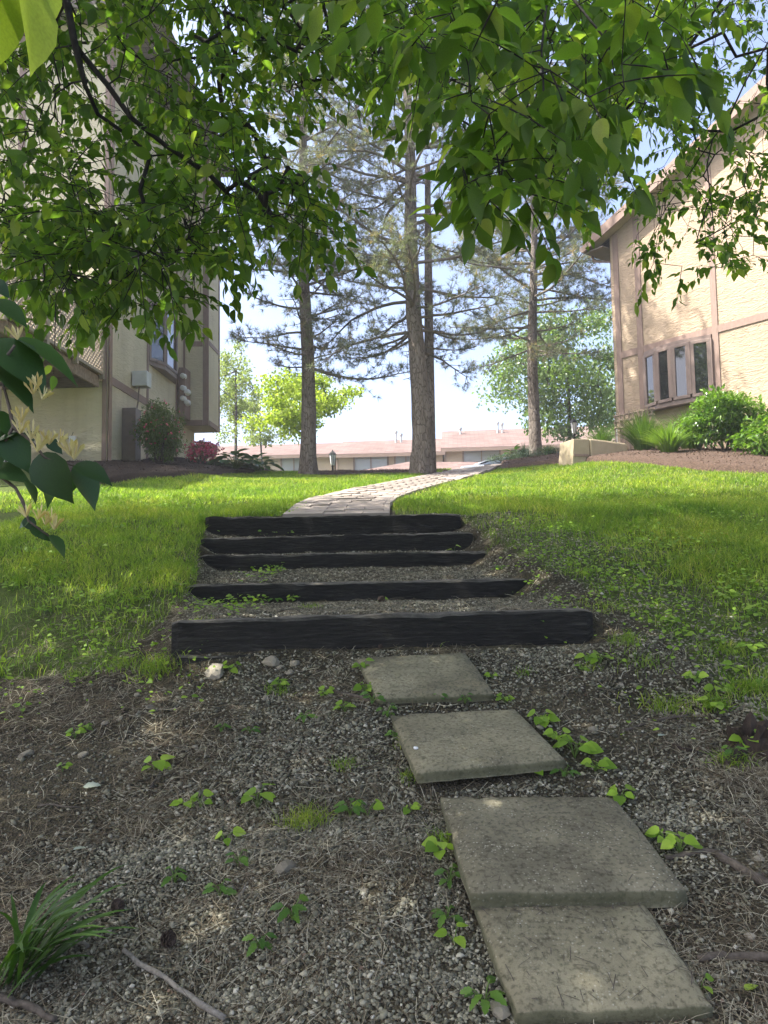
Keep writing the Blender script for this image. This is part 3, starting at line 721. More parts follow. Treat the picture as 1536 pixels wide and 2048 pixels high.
for S, cnt in zip(SLABS3, (240, 170, 120, 120)):
    for _ in range(cnt):
        u, v = rng.random(), rng.random()
        if rng.random() < .5: v = 1 - .10 * v ** 2
        p = slab_point(S, .02 + .96 * u, .02 + .96 * v); P_.append(np.array(p) + [0, 0, .003])
P_ = np.array(P_); m = len(P_)
put(batch(LEAF_QUAD, P_, euler_stack(rng.normal(0, .4, m), rng.normal(0, .4, m), rng.uniform(0, 6.28, m)), rng.uniform(.003, .011, m)))
meta(obj('slab_debris', flush('slab_debris', 'twig_bark'), 'twig_bark'), 'dry needles and dark leaf crumbs lying on the concrete slabs', 'debris', kind='stuff')
# bark chips / crumbled leaf bits
x, y = scatter_xy(16000, -2.4, 2.8, 1.7, 5.2, straw_density)
z = litter_base(x, y); k = view_ok(x, y, z); x, y, z = x[k], y[k], z[k]; m = len(x)
R = euler_stack(rng.normal(0, .5, m), rng.normal(0, .5, m), rng.uniform(0, 6.28, m)); s_ = rng.uniform(.006, .02, m)
put(batch(LEAF_QUAD, np.stack([x, y, z + .006], -1), R, s_))
meta(obj('leaf_litter', flush('leaf_litter', 'mulch_chip_red'), 'mulch_chip_red'), 'crumbled brown bark and leaf flakes scattered on the soil', 'leaf litter', kind='stuff')

# ------------------------------------------------------------------ grass
BLADE3 = (np.array([(-.5, 0, 0), (.5, 0, 0), (-.42, .5, 0), (.42, .5, 0), (0, 1, 0)], float), np.array([(0, 1, 3), (0, 3, 2), (2, 3, 4)], int))
def blades(x, y, z, ln, wid, lean=.45, bendf=.35):
    m = len(x); ang = rng.uniform(0, 6.28, m); l = np.abs(rng.normal(0, lean, m))
    H = np.stack([np.cos(ang), np.sin(ang), np.zeros(m)], -1)
    Y = H * l[:, None] + np.array([0, 0, 1.0]); fa = rng.uniform(0, 6.28, m)
    R = frames(Y, np.stack([np.cos(fa), np.sin(fa), np.full(m, .15)], -1))
    V, F, r = batch(BLADE3, np.stack([x, y, z], -1), R, np.stack([np.full(m, 1.0) * wid, ln, ln], -1))
    V = V.reshape(m, 5, 3); bd = (H * (bendf * ln * rng.uniform(.2, 1.3, m))[:, None])
    V[:, 4] += bd; V[:, 4, 2] -= .35 * np.linalg.norm(bd, axis=1)
    return V.reshape(-1, 3), F, r
def lawn(n, poly, x0, x1, y0, y1, ln0, ln1, wid, name, label, patch):
    x = rng.uniform(x0, x1, n); y = rng.uniform(y0, y1, n)
    k = in_poly(x, y, poly); x, y = x[k], y[k]
    edge = patch(x, y) * (0.5 + 0.8 * sstep(vnoise(x, y, 2.6, 5), .2, .55)); k = rng.random(len(x)) < edge; x, y = x[k], y[k]
    z = litter_base(x, y); k = view_ok(x, y, z, 80); x, y, z = x[k], y[k], z[k]
    m = len(x); ln = rng.uniform(ln0, ln1, m) * (0.7 + 0.6 * vnoise(x, y, 1.3, 6))
    put(blades(x, y, z - .005, ln, wid * rng.uniform(.7, 1.3, m)))
def left_patch(x, y): return 0.08 + 0.92 * sstep(y + (vnoise(x, y, 1.6, 3) - .5) * 3.2, 4.4, 7.6)
def right_patch(x, y):
    xr = x - np.interp(y, [3.4, 5, 7, 8, 9], [2.0, 1.7, 1.0, .6, .2]) + (vnoise(x, y, 1.7, 9) - .5) * 1.5
    p = .12 + .88 * sstep(xr, .0, 1.3)
    return np.maximum(p * (.55 + .45 * sstep(y + (vnoise(x, y, 1.1, 14) - .5) * 2, 5.0, 7.6)), sstep(y, 8.6, 9.6))
lawn(95000, LAWN_L, -4.0, 0.8, 4.0, 9.0, .05, .11, .0055, '', '', left_patch)
lawn(140000, LAWN_L, -7.0, 2.6, 9.0, 20.6, .05, .09, .0105, '', '', lambda x, y: np.ones_like(x))
# grass overhanging the lawn edges
meta(obj('lawn_grass', flush('lawn_grass', 'grass_blade'), 'grass_blade'), 'mown lawn grass between the shrub house and the path', 'grass', kind='stuff')
lawn(110000, LAWN_R, -0.5, 5.5, 3.4, 9.0, .05, .11, .0055, '', '', right_patch)
lawn(130000, LAWN_R, -0.4, 9.0, 9.0, 20.4, .05, .09, .0105, '', '', lambda x, y: np.ones_like(x))
meta(obj('lawn_grass', flush('lawn_grass', 'grass_blade'), 'grass_blade'), 'mown lawn grass between the path and the bow window house', 'grass', kind='stuff')

# ------------------------------------------------------------------ mulch beds
def bed(poly_px, lift, matg, matc, label, nchip, size):
    poly = poly_px; xs_ = [p[0] for p in poly]; ys_ = [p[1] for p in poly]
    st = 0.05; gx = np.arange(min(xs_) - .7, max(xs_) + .7, st); gy = np.arange(min(ys_) - .7, max(ys_) + .7, st)
    X, Y = np.meshgrid(gx, gy); ins = in_poly(X, Y, poly)
    # distance to the rim, rough: count of inside cells
    k = ins.astype(float)
    for _ in range(14):
        kp = np.pad(k, 1); k = (kp[:-2, 1:-1] + kp[2:, 1:-1] + kp[1:-1, :-2] + kp[1:-1, 2:] + kp[1:-1, 1:-1]) / 5
    Z = litter_base(X, Y) - .09 + (lift + .09) * sstep(k, .42, .80) + (vnoise(X, Y, 6, 3) - .5) * .03 * sstep(k, .7, 1)
    id_ = np.arange(X.size).reshape(X.shape)
    near_ = k > .03; cell = near_[:-1, :-1] & near_[1:, :-1] & near_[:-1, 1:] & near_[1:, 1:]
    F = np.stack([id_[:-1, :-1], id_[:-1, 1:], id_[1:, 1:], id_[1:, :-1]], -1)[cell]
    me = mesh_np('mulch_bed', np.stack([X, Y, Z], -1).reshape(-1, 3), F, smooth=True)
    b = meta(obj('mulch_bed', me, matg), label, 'mulch bed', kind='structure')
    i = rng.integers(0, (k > .62).sum(), nchip); yy, xx = np.nonzero(k > .62)
    x = X[yy[i], xx[i]] + rng.uniform(-.05, .05, nchip); y = Y[yy[i], xx[i]] + rng.uniform(-.05, .05, nchip); z = Z[yy[i], xx[i]] + rng.uniform(.0, .02, nchip)
    R = euler_stack(rng.normal(0, .5, nchip), rng.normal(0, .5, nchip), rng.uniform(0, 6.28, nchip)); s_ = rng.uniform(.5, 1.3, nchip) * size
    put(batch(LEAF_QUAD, np.stack([x, y, z], -1), R, np.stack([s_ * .7, s_, s_], -1)))
    c = obj('mulch_chips', flush('mulch_chips', matc), matc, b); c['kind'] = 'stuff'
LEFT_CX = -5.62
wp = lambda L: world_poly(L)
bed(wp([(100, 978), (205, 970), (300, 958), (450, 949), (556, 942)]) + [(-2.6, 19.0), (-2.9, 22.5), (-6.0, 26), (-6.6, 15.5)], .10, 'mulch_soil', 'mulch_chip', 'dark mulch bed with azaleas and hostas along the stucco house', 9000, .035)
bed(wp([(520, 946), (560, 944), (650, 954), (800, 950), (905, 942)]) + [(1.6, 19.6), (1.3, 20.8), (-3.0, 21.6), (-3.4, 20)], .03, 'mulch_soil_red', 'mulch_chip_red', 'brown mulch bed around the feet of two pines beside the path', 8000, .03)
bed(wp([(1003, 940), (1100, 931), (1250, 926), (1400, 942), (1536, 949), (1750, 960)]) + [(9.5, 15.0), (6.4, 19.0), (6.4, 24), (3.4, 24), (3.2, 21.2)], .12, 'mulch_soil_red', 'mulch_chip_red', 'brown mulch bed with shrubs under the bow window wall', 11000, .035)

# ------------------------------------------------------------------ houses
def part_box(parent, name, c, size, mat, bevel=0.0, rot=None):
    return MB().box(c, size, rot).build(name, mat, parent, bevel=bevel)

# --- right house: gable wall facing left and towards us. local x runs along the wall (towards us), y into the house
RH_ANG = math.radians(-53.0)      # local +x = (.60,-.80)
RH_C = px(1236, 905, 18.5); RH_C.z = gz(RH_C.x, RH_C.y)
rh = empty('gable_house', RH_C, 'tan stucco gable house with brown boards and four-light bow window', 'house', rz=RH_ANG)
WX = Vector((math.cos(RH_ANG), math.sin(RH_ANG), 0)); WY = Vector((-math.sin(RH_ANG), math.cos(RH_ANG), 0))
def on_rh(u, v):
    """pixel -> local (x, z) on the wall plane of the right house"""
    r = Vector(ray(u, v)); t = RH_C.dot(WY) / r.dot(WY); p = r * t - RH_C; return p.dot(WX), p.z
EAVE_X, EAVE_Z = on_rh(1232, 512)
ax_, az_ = on_rh(1536, 188); bx_, bz_ = on_rh(1265, 430)
PITCHR = (az_ - bz_) / (ax_ - bx_)
RUN = 6.0
def roof_z(x): return bz_ + PITCHR * (x - bx_)
WALL_L = 12.0
MB().prism([(0, -.6), (WALL_L, -.6), (WALL_L, roof_z(0) - .05), (RUN, roof_z(RUN) - .05), (0, roof_z(0) - .05)], 0.0, 9.0, 'y').build('wall', 'stucco_tan', rh)
th = 0.16
sl = math.sqrt(1 + PITCHR ** 2)
MB().prism([(-.55, roof_z(-.55)), (RUN, roof_z(RUN)), (RUN, roof_z(RUN) + th * sl), (-.55, roof_z(-.55) + th * sl)], -0.30, 9.3, 'y').build('roof', 'roof_shingle_grey', rh)
MB().prism([(WALL_L + .55, roof_z(-.55)), (RUN, roof_z(RUN)), (RUN, roof_z(RUN) + th * sl), (WALL_L + .55, roof_z(-.55) + th * sl)], -0.30, 9.3, 'y').build('roof', 'roof_shingle_grey', rh)
# barge board and soffit
MB().prism([(-.57, roof_z(-.57) - .10), (RUN, roof_z(RUN) - .10), (RUN, roof_z(RUN) + .16), (-.57, roof_z(-.57) + .16)], -0.335, -0.303, 'y').build('barge_board', 'trim_brown', rh)
MB().prism([(-.5, roof_z(-.5) - .05), (RUN, roof_z(RUN) - .05), (RUN, roof_z(RUN) - .012), (-.5, roof_z(-.5) - .012)], -0.30, -0.002, 'y').build('soffit', 'box_tan', rh)
MB().box((-.28, 4.4, roof_z(-.5) - .12), (.5, 9.3, .03)).build('soffit', 'bronze_metal', rh)
g = MB()
g.prism([(-.70, roof_z(-.55) + .08), (-.56, roof_z(-.55) + .08), (-.56, roof_z(-.55) - .06), (-.66, roof_z(-.55) - .06), (-.70, roof_z(-.55) - .01)], -.28, 9.2, 'y')
g.build('gutter', 'bronze_metal', rh)
MB().tube([(-.62, .12, roof_z(-.55) - .06), (-.58, .12, roof_z(-.55) - .22), (-.06, .12, roof_z(-.55) - .42), (-.05, .12, 0.05)], .035, 8).build('downspout', 'trim_brown', rh, smooth=True)
MB().tube([(-.05, .06, .65), (-.05, .06, -.05)], .05, 8).build('drain_boot', 'white_paint', rh, smooth=True)
# trim boards
def vboard(u0, u1, v, z0, z1, name='trim_board'):
    x0, x1 = on_rh(u0, v)[0], on_rh(u1, v)[0]
    MB().box(((x0 + x1) / 2, -.0125, (z0 + z1) / 2), (x1 - x0, .025, z1 - z0)).build(name, 'trim_brown', rh)
    return x0, x1
c0, c1 = vboard(1234, 1244, 700, -.2, roof_z(.05) - .06, 'corner_board')
t0, t1 = vboard(1274, 1285, 640, .35, roof_z(.6) - .06)
q0, q1 = vboard(1427, 1439, 700, .55, roof_z(2.4) - .06)
zt = on_rh(1300, 694)[1]; zb = on_rh(1300, 703)[1]
_, zA = on_rh(1500, 633); _, zB = on_rh(1500, 648)
ZH = (zA + zB) / 2; ZT = abs(zA - zB)
for a0, a1 in ((c1 + .003, t0 - .003), (t1 + .003, q0 - .003), (q1 + .003, WALL_L - .2)):
    MB().box(((a0 + a1) / 2, -.011, ZH), (a1 - a0, .022, ZT)).build('trim_board', 'trim_brown', rh)
for xx in (q1 + 2.6, q1 + 5.2):
    for (a, b) in ((.2, ZH - ZT / 2 - .003), (ZH + ZT / 2 + .003, roof_z(xx if xx < RUN else 2 * RUN - xx) - .06)):
        MB().box((xx, -.0115, (a + b) / 2), (.14, .023, b - a)).build('trim_board', 'trim_brown', rh)
# bow window between the second and third boards
bw = bpy.data.objects.new('bow_window', None); link(bw, rh)
wx0, wx1 = t1 + .02, q0 - .02
wz1 = ZH - ZT / 2 - .01; wz0 = on_rh(1420, 792)[1]
NP = 4; WWD = wx1 - wx0; BULGE = .20
def bow(tt): return -(.05 + BULGE * math.sin(math.pi * tt) ** .8) if 0 < tt < 1 else -.05
nodes = [(wx0 + WWD * i / NP, bow(i / NP)) for i in range(NP + 1)]
ring = nodes + [(wx1, 0.0), (wx0, 0.0)]
MB().prism(ring, wz0 - .10, wz0).build('sill', 'window_brown', bw)
MB().prism(ring, wz1 - .08, wz1).build('head', 'window_brown', bw)
for i in range(NP):
    p, q = Vector((*nodes[i], 0)), Vector((*nodes[i + 1], 0)); ax2 = (q - p).normalized(); nn = Vector((ax2.y, -ax2.x, 0)); L = (q - p).length
    mid = (p + q) / 2; rot = Matrix((ax2, -nn, Vector((0, 0, 1)))).transposed()
    h0, h1 = wz0 + .003, wz1 - .083; hm = (h0 + h1) / 2; hh = h1 - h0
    sash = MB()
    fw = .075
    sash.box(mid + Vector((0, 0, h0 + fw / 2)), (L - .035, .06, fw), rot); sash.box(mid + Vector((0, 0, h1 - fw / 2)), (L - .035, .06, fw), rot)
    for sgn in (-1, 1): sash.box(mid + ax2 * sgn * (L / 2 - .017 - fw / 2) + Vector((0, 0, hm)), (fw, .06, hh - 2 * fw - .002), rot)
    inner = .025
    so = sash.build('sash', 'window_brown', bw, bevel=.008)
    MB().box(mid - nn * .004 + Vector((0, 0, hm)), (L - .03 - 2 * fw, .012, hh - 2 * fw - .004), rot).build('pane', 'window_glass', so)
for i in range(NP + 1):
    MB().box((nodes[i][0], nodes[i][1] + .01, (wz0 + wz1) / 2 - .01), (.05, .085, wz1 - wz0 - .165)).build('mullion', 'window_brown', bw, bevel=.006)
# utility box on the wall
ux, uz = on_rh(1434, 812)
MB().box((ux, -.06, uz), (.16, .12, .19)).build('meter_box', 'grey_metal', rh, bevel=.01)
MB().tube([(ux, -.05, uz - .1), (ux, -.05, .1)], .015, 6).build('conduit', 'grey_metal', rh)

# --- left house
LVX = px(213, 930, 15.6)
lh_z = LVX.z
lh = empty('stucco_house', (LVX.x, LVX.y, lh_z), 'cream stucco house with raised lattice deck, bump-out and electric meters', 'house', rz=math.radians(-2.4))
# local: +x right, +y away.  front wall plane y=0 spanning x<0; side wall plane x=0, y>0
def on_side(u, v, xl=0.0):
    a = math.radians(-2.4); ex = Vector((math.cos(a), math.sin(a), 0)); ey = Vector((-math.sin(a), math.cos(a), 0))
    O = Vector((LVX.x, LVX.y, lh_z)); r = Vector(ray(u, v)); t = (O.dot(ex) + xl) / r.dot(ex); p = r * t - O
    return p.dot(ey), p.z
def on_front(u, v, yl=0.0):
    a = math.radians(-2.4); ex = Vector((math.cos(a), math.sin(a), 0)); ey = Vector((-math.sin(a), math.cos(a), 0))
    O = Vector((LVX.x, LVX.y, lh_z)); r = Vector(ray(u, v)); t = (O.dot(ey) + yl) / r.dot(ey); p = r * t - O
    return p.dot(ex), p.z
HL = 9.5
BUMP_Y0 = on_side(366, 800, .0)[0]
bx_l, _ = on_front(417, 800, BUMP_Y0)                # bump-out projection
BUMP_Y1 = on_side(438, 800, bx_l)[0]
MB().box((-3.0, BUMP_Y1 / 2 - .01, HL / 2 - .5), (6.0, BUMP_Y1 - .02, HL + 1)).build('wall', 'stucco_cream', lh)
lowz = on_front(400, 851, BUMP_Y0)[1]
MB().box((bx_l / 2, (BUMP_Y0 + BUMP_Y1) / 2, (lowz + HL) / 2), (bx_l + .02, BUMP_Y1 - BUMP_Y0, HL - lowz)).build('bump_out', 'stucco_cream', lh)
# roof over it all (hidden by leaves, seen from aside)
MB().prism([(-6.6, HL), (bx_l + .5, HL), (-2.6, HL + 1.9)], -.5, BUMP_Y1 + .3, 'y').build('roof', 'roof_shingle_grey', lh)
def lboard(c, size, name='trim_board'): MB().box(c, size).build(name, 'trim_brown', lh)
# bump-out boards
by = BUMP_Y0
lboard((bx_l - .07, by - .012, (lowz + HL) / 2), (.16, .024, HL - lowz), 'corner_board')
lboard((.035, by - .012, (lowz + HL) / 2 + .1), (.05, .024, HL - lowz - .2))
zb_ = on_front(390, 688, by)[1]
lboard(((bx_l) / 2 - .04, by - .010, zb_), (bx_l - .25, .020, .14)); lboard(((bx_l) / 2 - .06, by - .010, lowz + .075), (bx_l - .20, .020, .15))
zsb = on_side(421, 690, bx_l)[1]
lboard((bx_l + .012, (by + BUMP_Y1) / 2, zsb), (.022, BUMP_Y1 - by - .06, .12)); lboard((bx_l + .012, (by + BUMP_Y1) / 2, lowz + .07), (.022, BUMP_Y1 - by - .06, .14))
lboard((bx_l + .014, BUMP_Y1 - .04, (lowz + HL) / 2), (.028, .09, HL - lowz), 'corner_board')
# side wall boards
zs0 = on_side(240, 772)[1]
w0 = on_side(297, 700)[0]; w1 = on_side(351, 700)[0]
lboard((.0115, w0 - .07, HL / 2), (.023, .10, HL)); lboard((.0115, w1 + .07, HL / 2), (.023, .10, HL))
lboard((.010, w0 / 2 - .06, zs0), (.020, w0 - .2, .17)); zs1 = on_side(325, 745)[1]
lboard((.010, (w0 + w1) / 2, zs0), (.020, w1 - w0 - .02, .17))
lboard((-.055, -.010, HL / 2), (.09, .020, HL), 'corner_board')
MB().tube([(.05, .02, HL), (.05, .02, 0.02)], .045, 4).build('downspout', 'trim_brown', lh)
# window on the side wall (shallow bow)
sw = bpy.data.objects.new('bow_window', None); link(sw, lh)
wz1 = on_side(325, 625)[1]; wz0 = on_side(300, 722)[1]
pts = [(0.0, w0), (.22, w0 + (w1 - w0) * .28), (.22, w0 + (w1 - w0) * .72), (0.0, w1)]
MB().prism(pts, wz0 - .10, wz0).build('sill', 'window_brown', sw); MB().prism(pts, wz1, wz1 + .10).build('head', 'window_brown', sw)
for i in range(3):
    p, q = Vector((*pts[i], 0)), Vector((*pts[i + 1], 0)); ax2 = (q - p).normalized(); L = (q - p).length; nn = Vector((ax2.y, -ax2.x, 0)); mid = (p + q) / 2
    rot = Matrix((ax2, -nn, Vector((0, 0, 1)))).transposed(); hh = wz1 - wz0; s_ = MB(); fw = .07
    s_.box(mid + Vector((0, 0, wz0 + fw / 2 + .002)), (L - .02, .05, fw), rot); s_.box(mid + Vector((0, 0, wz1 - fw / 2 - .002)), (L - .02, .05, fw), rot)
    for sg in (-1, 1): s_.box(mid + ax2 * sg * (L / 2 - fw / 2 - .01) + Vector((0, 0, (wz0 + wz1) / 2)), (fw, .05, hh - 2 * fw - .008), rot)
    so = s_.build('sash', 'window_brown', sw)
    MB().box(mid + Vector((0, 0, (wz0 + wz1) / 2)), (L - 2 * fw - .03, .012, hh - 2 * fw - .01), rot).build('pane', 'window_glass', so)
# grey cabinet, brown tall cabinet, meters
cyy, czz = on_side(266, 760)
MB().box((.20, cyy, czz), (.34, .30, .34)).build('cable_cabinet', 'grey_metal', lh, bevel=.012)
MB().tube([(.14, cyy, czz - .16), (.12, cyy, czz - .5), (.05, cyy, czz - .9), (.05, cyy, .1)], .018, 6).build('conduit', 'bronze_metal', lh)
cyy, czz = on_side(245, 870)
tb = MB().box((.16, cyy + .1, czz - .02), (.30, .34, 1.20)).build('tall_cabinet', 'bronze_metal', lh, bevel=.012)
for sg in (-.1, .1): MB().box((.16 + sg, cyy + .1, czz - .74), (.04, .04, .24)).build('foot', 'black_metal', tb)
mb_y, mb_z = on_side(360, 790)
mbp = MB().box((.14, BUMP_Y0 - .32, mb_z), (.18, .5, 1.35)).build('meter_panel', 'trim_brown', lh, bevel=.01)
for (u, v) in ((366, 752), (366, 776), (374, 784), (366, 797), (374, 805)):
    yl = BUMP_Y0 - .58
    mx_, mz_ = on_front(u, v, yl)
    d = MB(); d.lathe([(.085, 0), (.085, .05), (.07, .07), (.07, .13), (.045, .15)], 14)
    o = d.build('meter', 'white_paint', mbp, smooth=False); o.matrix_local = Matrix.Translation((mx_, yl + .08, mz_)) @ Matrix.Rotation(math.pi / 2, 4, 'X')
# small white box with wires on the front wall
sx_, sz_ = on_front(147, 880)
sb = MB().box((sx_, -.035, sz_), (.14, .07, .15)).build('junction_box', 'white_paint', lh, bevel=.008)
MB().tube([(sx_ - .2, -.02, sz_ + .04), (sx_ - .05, -.03, sz_ + .03), (sx_ + .02, -.06, sz_ + .15)], .006, 5).build('wire', 'black_metal', sb)
MB().tube([(sx_ + .05, -.05, sz_ - .02), (sx_ + .09, -.06, sz_ - .10)], .006, 5).build('wire', 'white_paint', sb)
# deck with lattice rail (side rail plane x = DX, running towards us)
DX = -.12; D_IN = 3.9
dz_r = on_front(194, 754)[1]
dk = bpy.data.objects.new('deck', None); link(dk, lh)
for i in range(26):
    MB().box((DX - 1.9, -.08 - .148 * i, dz_r + .02), (3.8, .138, .035)).build('deck_board', 'deck_wood', dk)
for yj in (-.08, -1.3, -2.6, -3.85): MB().box((DX - 1.9, yj, dz_r - .12), (3.6, .045, .22)).build('joist', 'deck_wood', dk)
MB().box((DX - .06, -D_IN / 2, dz_r - .115), (.05, D_IN - .1, .23)).build('fascia', 'weathered_wood', dk)
for yj in (-.06, -1.28, -2.45, -3.85): MB().box((DX + .03, yj, dz_r + .66), (.09, .09, 1.46)).build('rail_post', 'lattice_wood', dk)
for yj in (-3.80,): MB().box((DX - .1, yj, (dz_r - 1.6) / 2 - .6), (.14, .14, dz_r + 1.6 - .2)).build('deck_post', 'weathered_wood', dk)
RAILH = 1.34
for (y0, y1) in ((-1.24, -.10), (-2.41, -1.32), (-3.81, -2.49)):
    for zz in (dz_r + .05, dz_r + RAILH): MB().box((DX + .03, (y0 + y1) / 2, zz), (.06, y1 - y0, .06)).build('rail', 'lattice_wood', dk)
    L, Hh = y1 - y0, RAILH - .08; zb0 = dz_r + .08
    for sgn, xo in ((1, 0.012), (-1, -.012)):
        c = -Hh
        while c < L:
            # 45 degree lath clipped to the panel
            a0, a1 = max(c, 0), min(c + Hh, L)
            if a1 - a0 > .03:
                z0_, z1_ = a0 - c, a1 - c
                if sgn < 0: z0_, z1_ = Hh - z0_, Hh - z1_
                p = Vector((DX + .03 + xo, y0 + a0, zb0 + z0_)); q = Vector((DX + .03 + xo, y0 + a1, zb0 + z1_)); dv = (q - p); Ln = dv.length
                yv = dv.normalized(); rot = Matrix((Vector((1, 0, 0)), yv, Vector((1, 0, 0)).cross(yv))).transposed()
                MB().box((p + q) / 2, (.010, Ln, .036), rot).build('lath', 'lattice_wood', dk)
            c += .115
# stair stringer / pale handrail above the lattice
MB().box((DX - .55, -1.3, dz_r + 1.72), (.08, 1.9, .14), Matrix.Rotation(math.radians(32), 3, 'X')).build('handrail', 'white_paint', dk)
# brown board on upper front wall and a tan recess post
lboard((-1.9, -.012, HL / 2 + 1.6), (.14, .024, HL - 3.4)); lboard((-1.0, -.012, dz_r + 1.55), (1.7, .024, .16))
part_box(lh, 'porch_post', (-2.7, -3.2, 1.0), (.14, .14, 4.6), 'box_tan')
# far side low gas/AC unit by the foot of the wall
ac = empty('air_conditioner', (LVX.x - 1.75, LVX.y - .75, gz(LVX.x - 1.75, LVX.y - .75)), 'dark grilled air conditioner unit standing under the lattice deck', 'air conditioner')
MB().box((0, 0, .36), (.7, .7, .7)).build('casing', 'grey_metal', ac, bevel=.02)
for i in range(9): MB().box((-.32 + .08 * i, -.355, .36), (.035, .012, .6)).build('grille_bar', 'black_metal', ac)
MB().box((0, 0, .02), (.85, .85, .06)).build('pad', 'concrete_kerb', ac)

# --- far row of houses beyond the parking lot
def far_house(u0, u1, v_e0, v_e1, d0, d1, rise, depth, label, wins, chim=()):
    A = px(u0, v_e0, d0); B = px(u1, v_e1, d1)
    ang = math.atan2(B.y - A.y, B.x - A.x); L = math.hypot(B.x - A.x, B.y - A.y); z = (A.z + B.z) / 2
    base = gz((A.x + B.x) / 2, d0) - .3
    e = empty('row_house', (A.x, A.y, base), label, 'house', 'row of single-storey houses across the parking lot', rz=ang); hz = z - base
    MB().box((L / 2, depth / 2, hz / 2 - .05), (L, depth, hz)).build('wall', 'far_wall', e)
    MB().prism([(-.35, hz - .12), (depth / 2, hz + rise), (depth + .35, hz - .12), (depth + .35, hz + .06), (depth / 2, hz + rise + .18), (-.35, hz + .06)], -.15, L + .12, 'x').build('roof', 'roof_shingle', e)
    MB().box((L / 2, -.38, hz - .05), (L + .25, .06, .16)).build('fascia', 'far_trim', e)
    MB().box((.06, -.02, hz / 2), (.09, .05, hz)).build('downspout', 'far_trim', e)
    for (uu, vv, ww, hh) in wins:
        c = px(uu, vv, d0 + (d1 - d0) * (uu - u0) / (u1 - u0)); dx_ = math.hypot(c.x - A.x, c.y - A.y); zz = c.z - base
        wn = bpy.data.objects.new('window', None); link(wn, e)
        for (cx, cz, sx2, sz2) in ((0, hh / 2, ww + .16, .08), (0, -hh / 2, ww + .16, .08), (-ww / 2, 0, .08, hh - .08), (ww / 2, 0, .08, hh - .08), (0, 0, .06, hh - .08)):
            MB().box((dx_ + cx, -.03, zz + cz), (sx2, .06, sz2)).build('frame', 'window_brown', wn)
        MB().box((dx_, -.010, zz), (ww - .08, .02, hh - .08)).build('pane', 'curtain_glass', wn)
    for (uu, hgt) in chim:
        xx = L * (uu - u0) / (u1 - u0)
        MB().tube([(xx, depth * .38, hz + rise * .6), (xx, depth * .38, hz + rise + hgt)], .06, 8).tube([(xx, depth * .38, hz + rise + hgt - .05), (xx, depth * .38, hz + rise + hgt + .05)], .10, 8).build('roof_vent', 'grey_metal', e)
    return e
far_house(380, 668, 917, 913, 39.5, 39.0, 1.15, 8, 'far row house half hidden behind the yellow-green tree and the slim pine', [(588, 928, 1.3, .8)], [(600, .1)])
far_house(672, 885, 914, 906, 38.4, 38.0, 1.25, 8, 'far row house with sliding window seen between the two trunks', [(742, 927, 1.7, 1.05), (812, 925, 1.1, .9)], [(786, .45), (797, .3)])
far_house(888, 1320, 899, 889, 38.0, 37.0, 1.5, 8, 'far row house with higher roof rising behind the parked car', [(963, 912, 1.8, .7), (1048, 906, 1.2, .7)], [(923, .12), (1005, .35), (1015, .3)])
# lower carport roof
cA = px(790, 916, 31.5); cz_ = cA.z; cb = gz(cA.x, 32)
cp = empty('carport', (cA.x, 31.5, cb), 'low carport with mottled brick-red shingle roof behind the pine trunk', 'carport')
hz_ = cz_ - cb
MB().add([(-2.6, -1.2, hz_ - .85), (7.5, -1.2, hz_ - .85), (7.5, 4.8, hz_ - .85), (-2.6, 4.8, hz_ - .85), (.6, 1.8, hz_ + .08), (6.4, 1.8, hz_ - .02)],
         [(0, 1, 5, 4), (1, 2, 5), (2, 3, 4, 5), (3, 0, 4), (3, 2, 1, 0)]).build('roof', 'roof_shingle', cp)
MB().box((2.45, 1.8, hz_ - .95), (9.9, 5.8, .16)).build('fascia', 'trim_brown', cp)
for xx in (-2.2, 1.8, 5.8):
    for yy in (-.6, 4.2): MB().box((xx, yy, (hz_ - 1.03) / 2), (.16, .16, hz_ - 1.03)).build('post', 'trim_brown', cp)

# ------------------------------------------------------------------ parked car
cp_ = px(1000, 938, 27.0); cgz = gz(cp_.x, 27) + .03
car = empty('parked_car', (cp_.x + .6, 27.0, cgz), 'pale blue-grey car parked beyond the crest, only its roof showing', 'car', rz=math.radians(4))
CZ = px(1000, 919, 27).z - cgz
k = CZ / 1.45
body = [(-2.2, .35), (2.25, .35), (2.25, .62), (2.1, .80), (1.1, .95), (-1.55, .98), (-2.15, .92), (-2.22, .6)]
MB().prism(body, -.88, .88, 'y').build('body', 'car_paint', car, bevel=.08)
def loft(z):
    t = (z - .95) / .5; return t
V = []; Fc = []
gh = [(-1.75, .95, .80), (-1.25, 1.30, .68), (-.7, 1.43 * 1.0, .62), (.1, 1.45, .62), (.6, 1.33, .66), (1.25, .95, .80)]
for x_, z_, hw in gh: V += [(x_, -hw, z_ * (k if z_ > 1.2 else 1)), (x_, hw, z_ * (k if z_ > 1.2 else 1))]
bl_ = len(V)
for i in range(5): Fc.append((2 * i, 2 * i + 2, 2 * i + 3, 2 * i + 1))
roof_o = MB().add(V, Fc).build('roof', 'car_paint', car, smooth=True)
so_ = roof_o.modifiers.new('solid', 'SOLIDIFY'); so_.thickness = .03; so_.offset = -1
for sg in (-1, 1):
    Vw = [(x_ * .93, sg * (hw - .012), (z_ * (k if z_ > 1.2 else 1)) - .05) for x_, z_, hw in gh]
    Vb = [(-1.6, sg * .80, .93), (1.15, sg * .80, .93)]
    m = MB().add(Vw, [tuple(range(len(Vw)))] if sg > 0 else [tuple(range(len(Vw) - 1, -1, -1))]).build('side_window', 'car_glass', car)
    MB().box((-.25, sg * .75, 1.15), (.07, .03, .45)).build('pillar', 'car_paint', car)
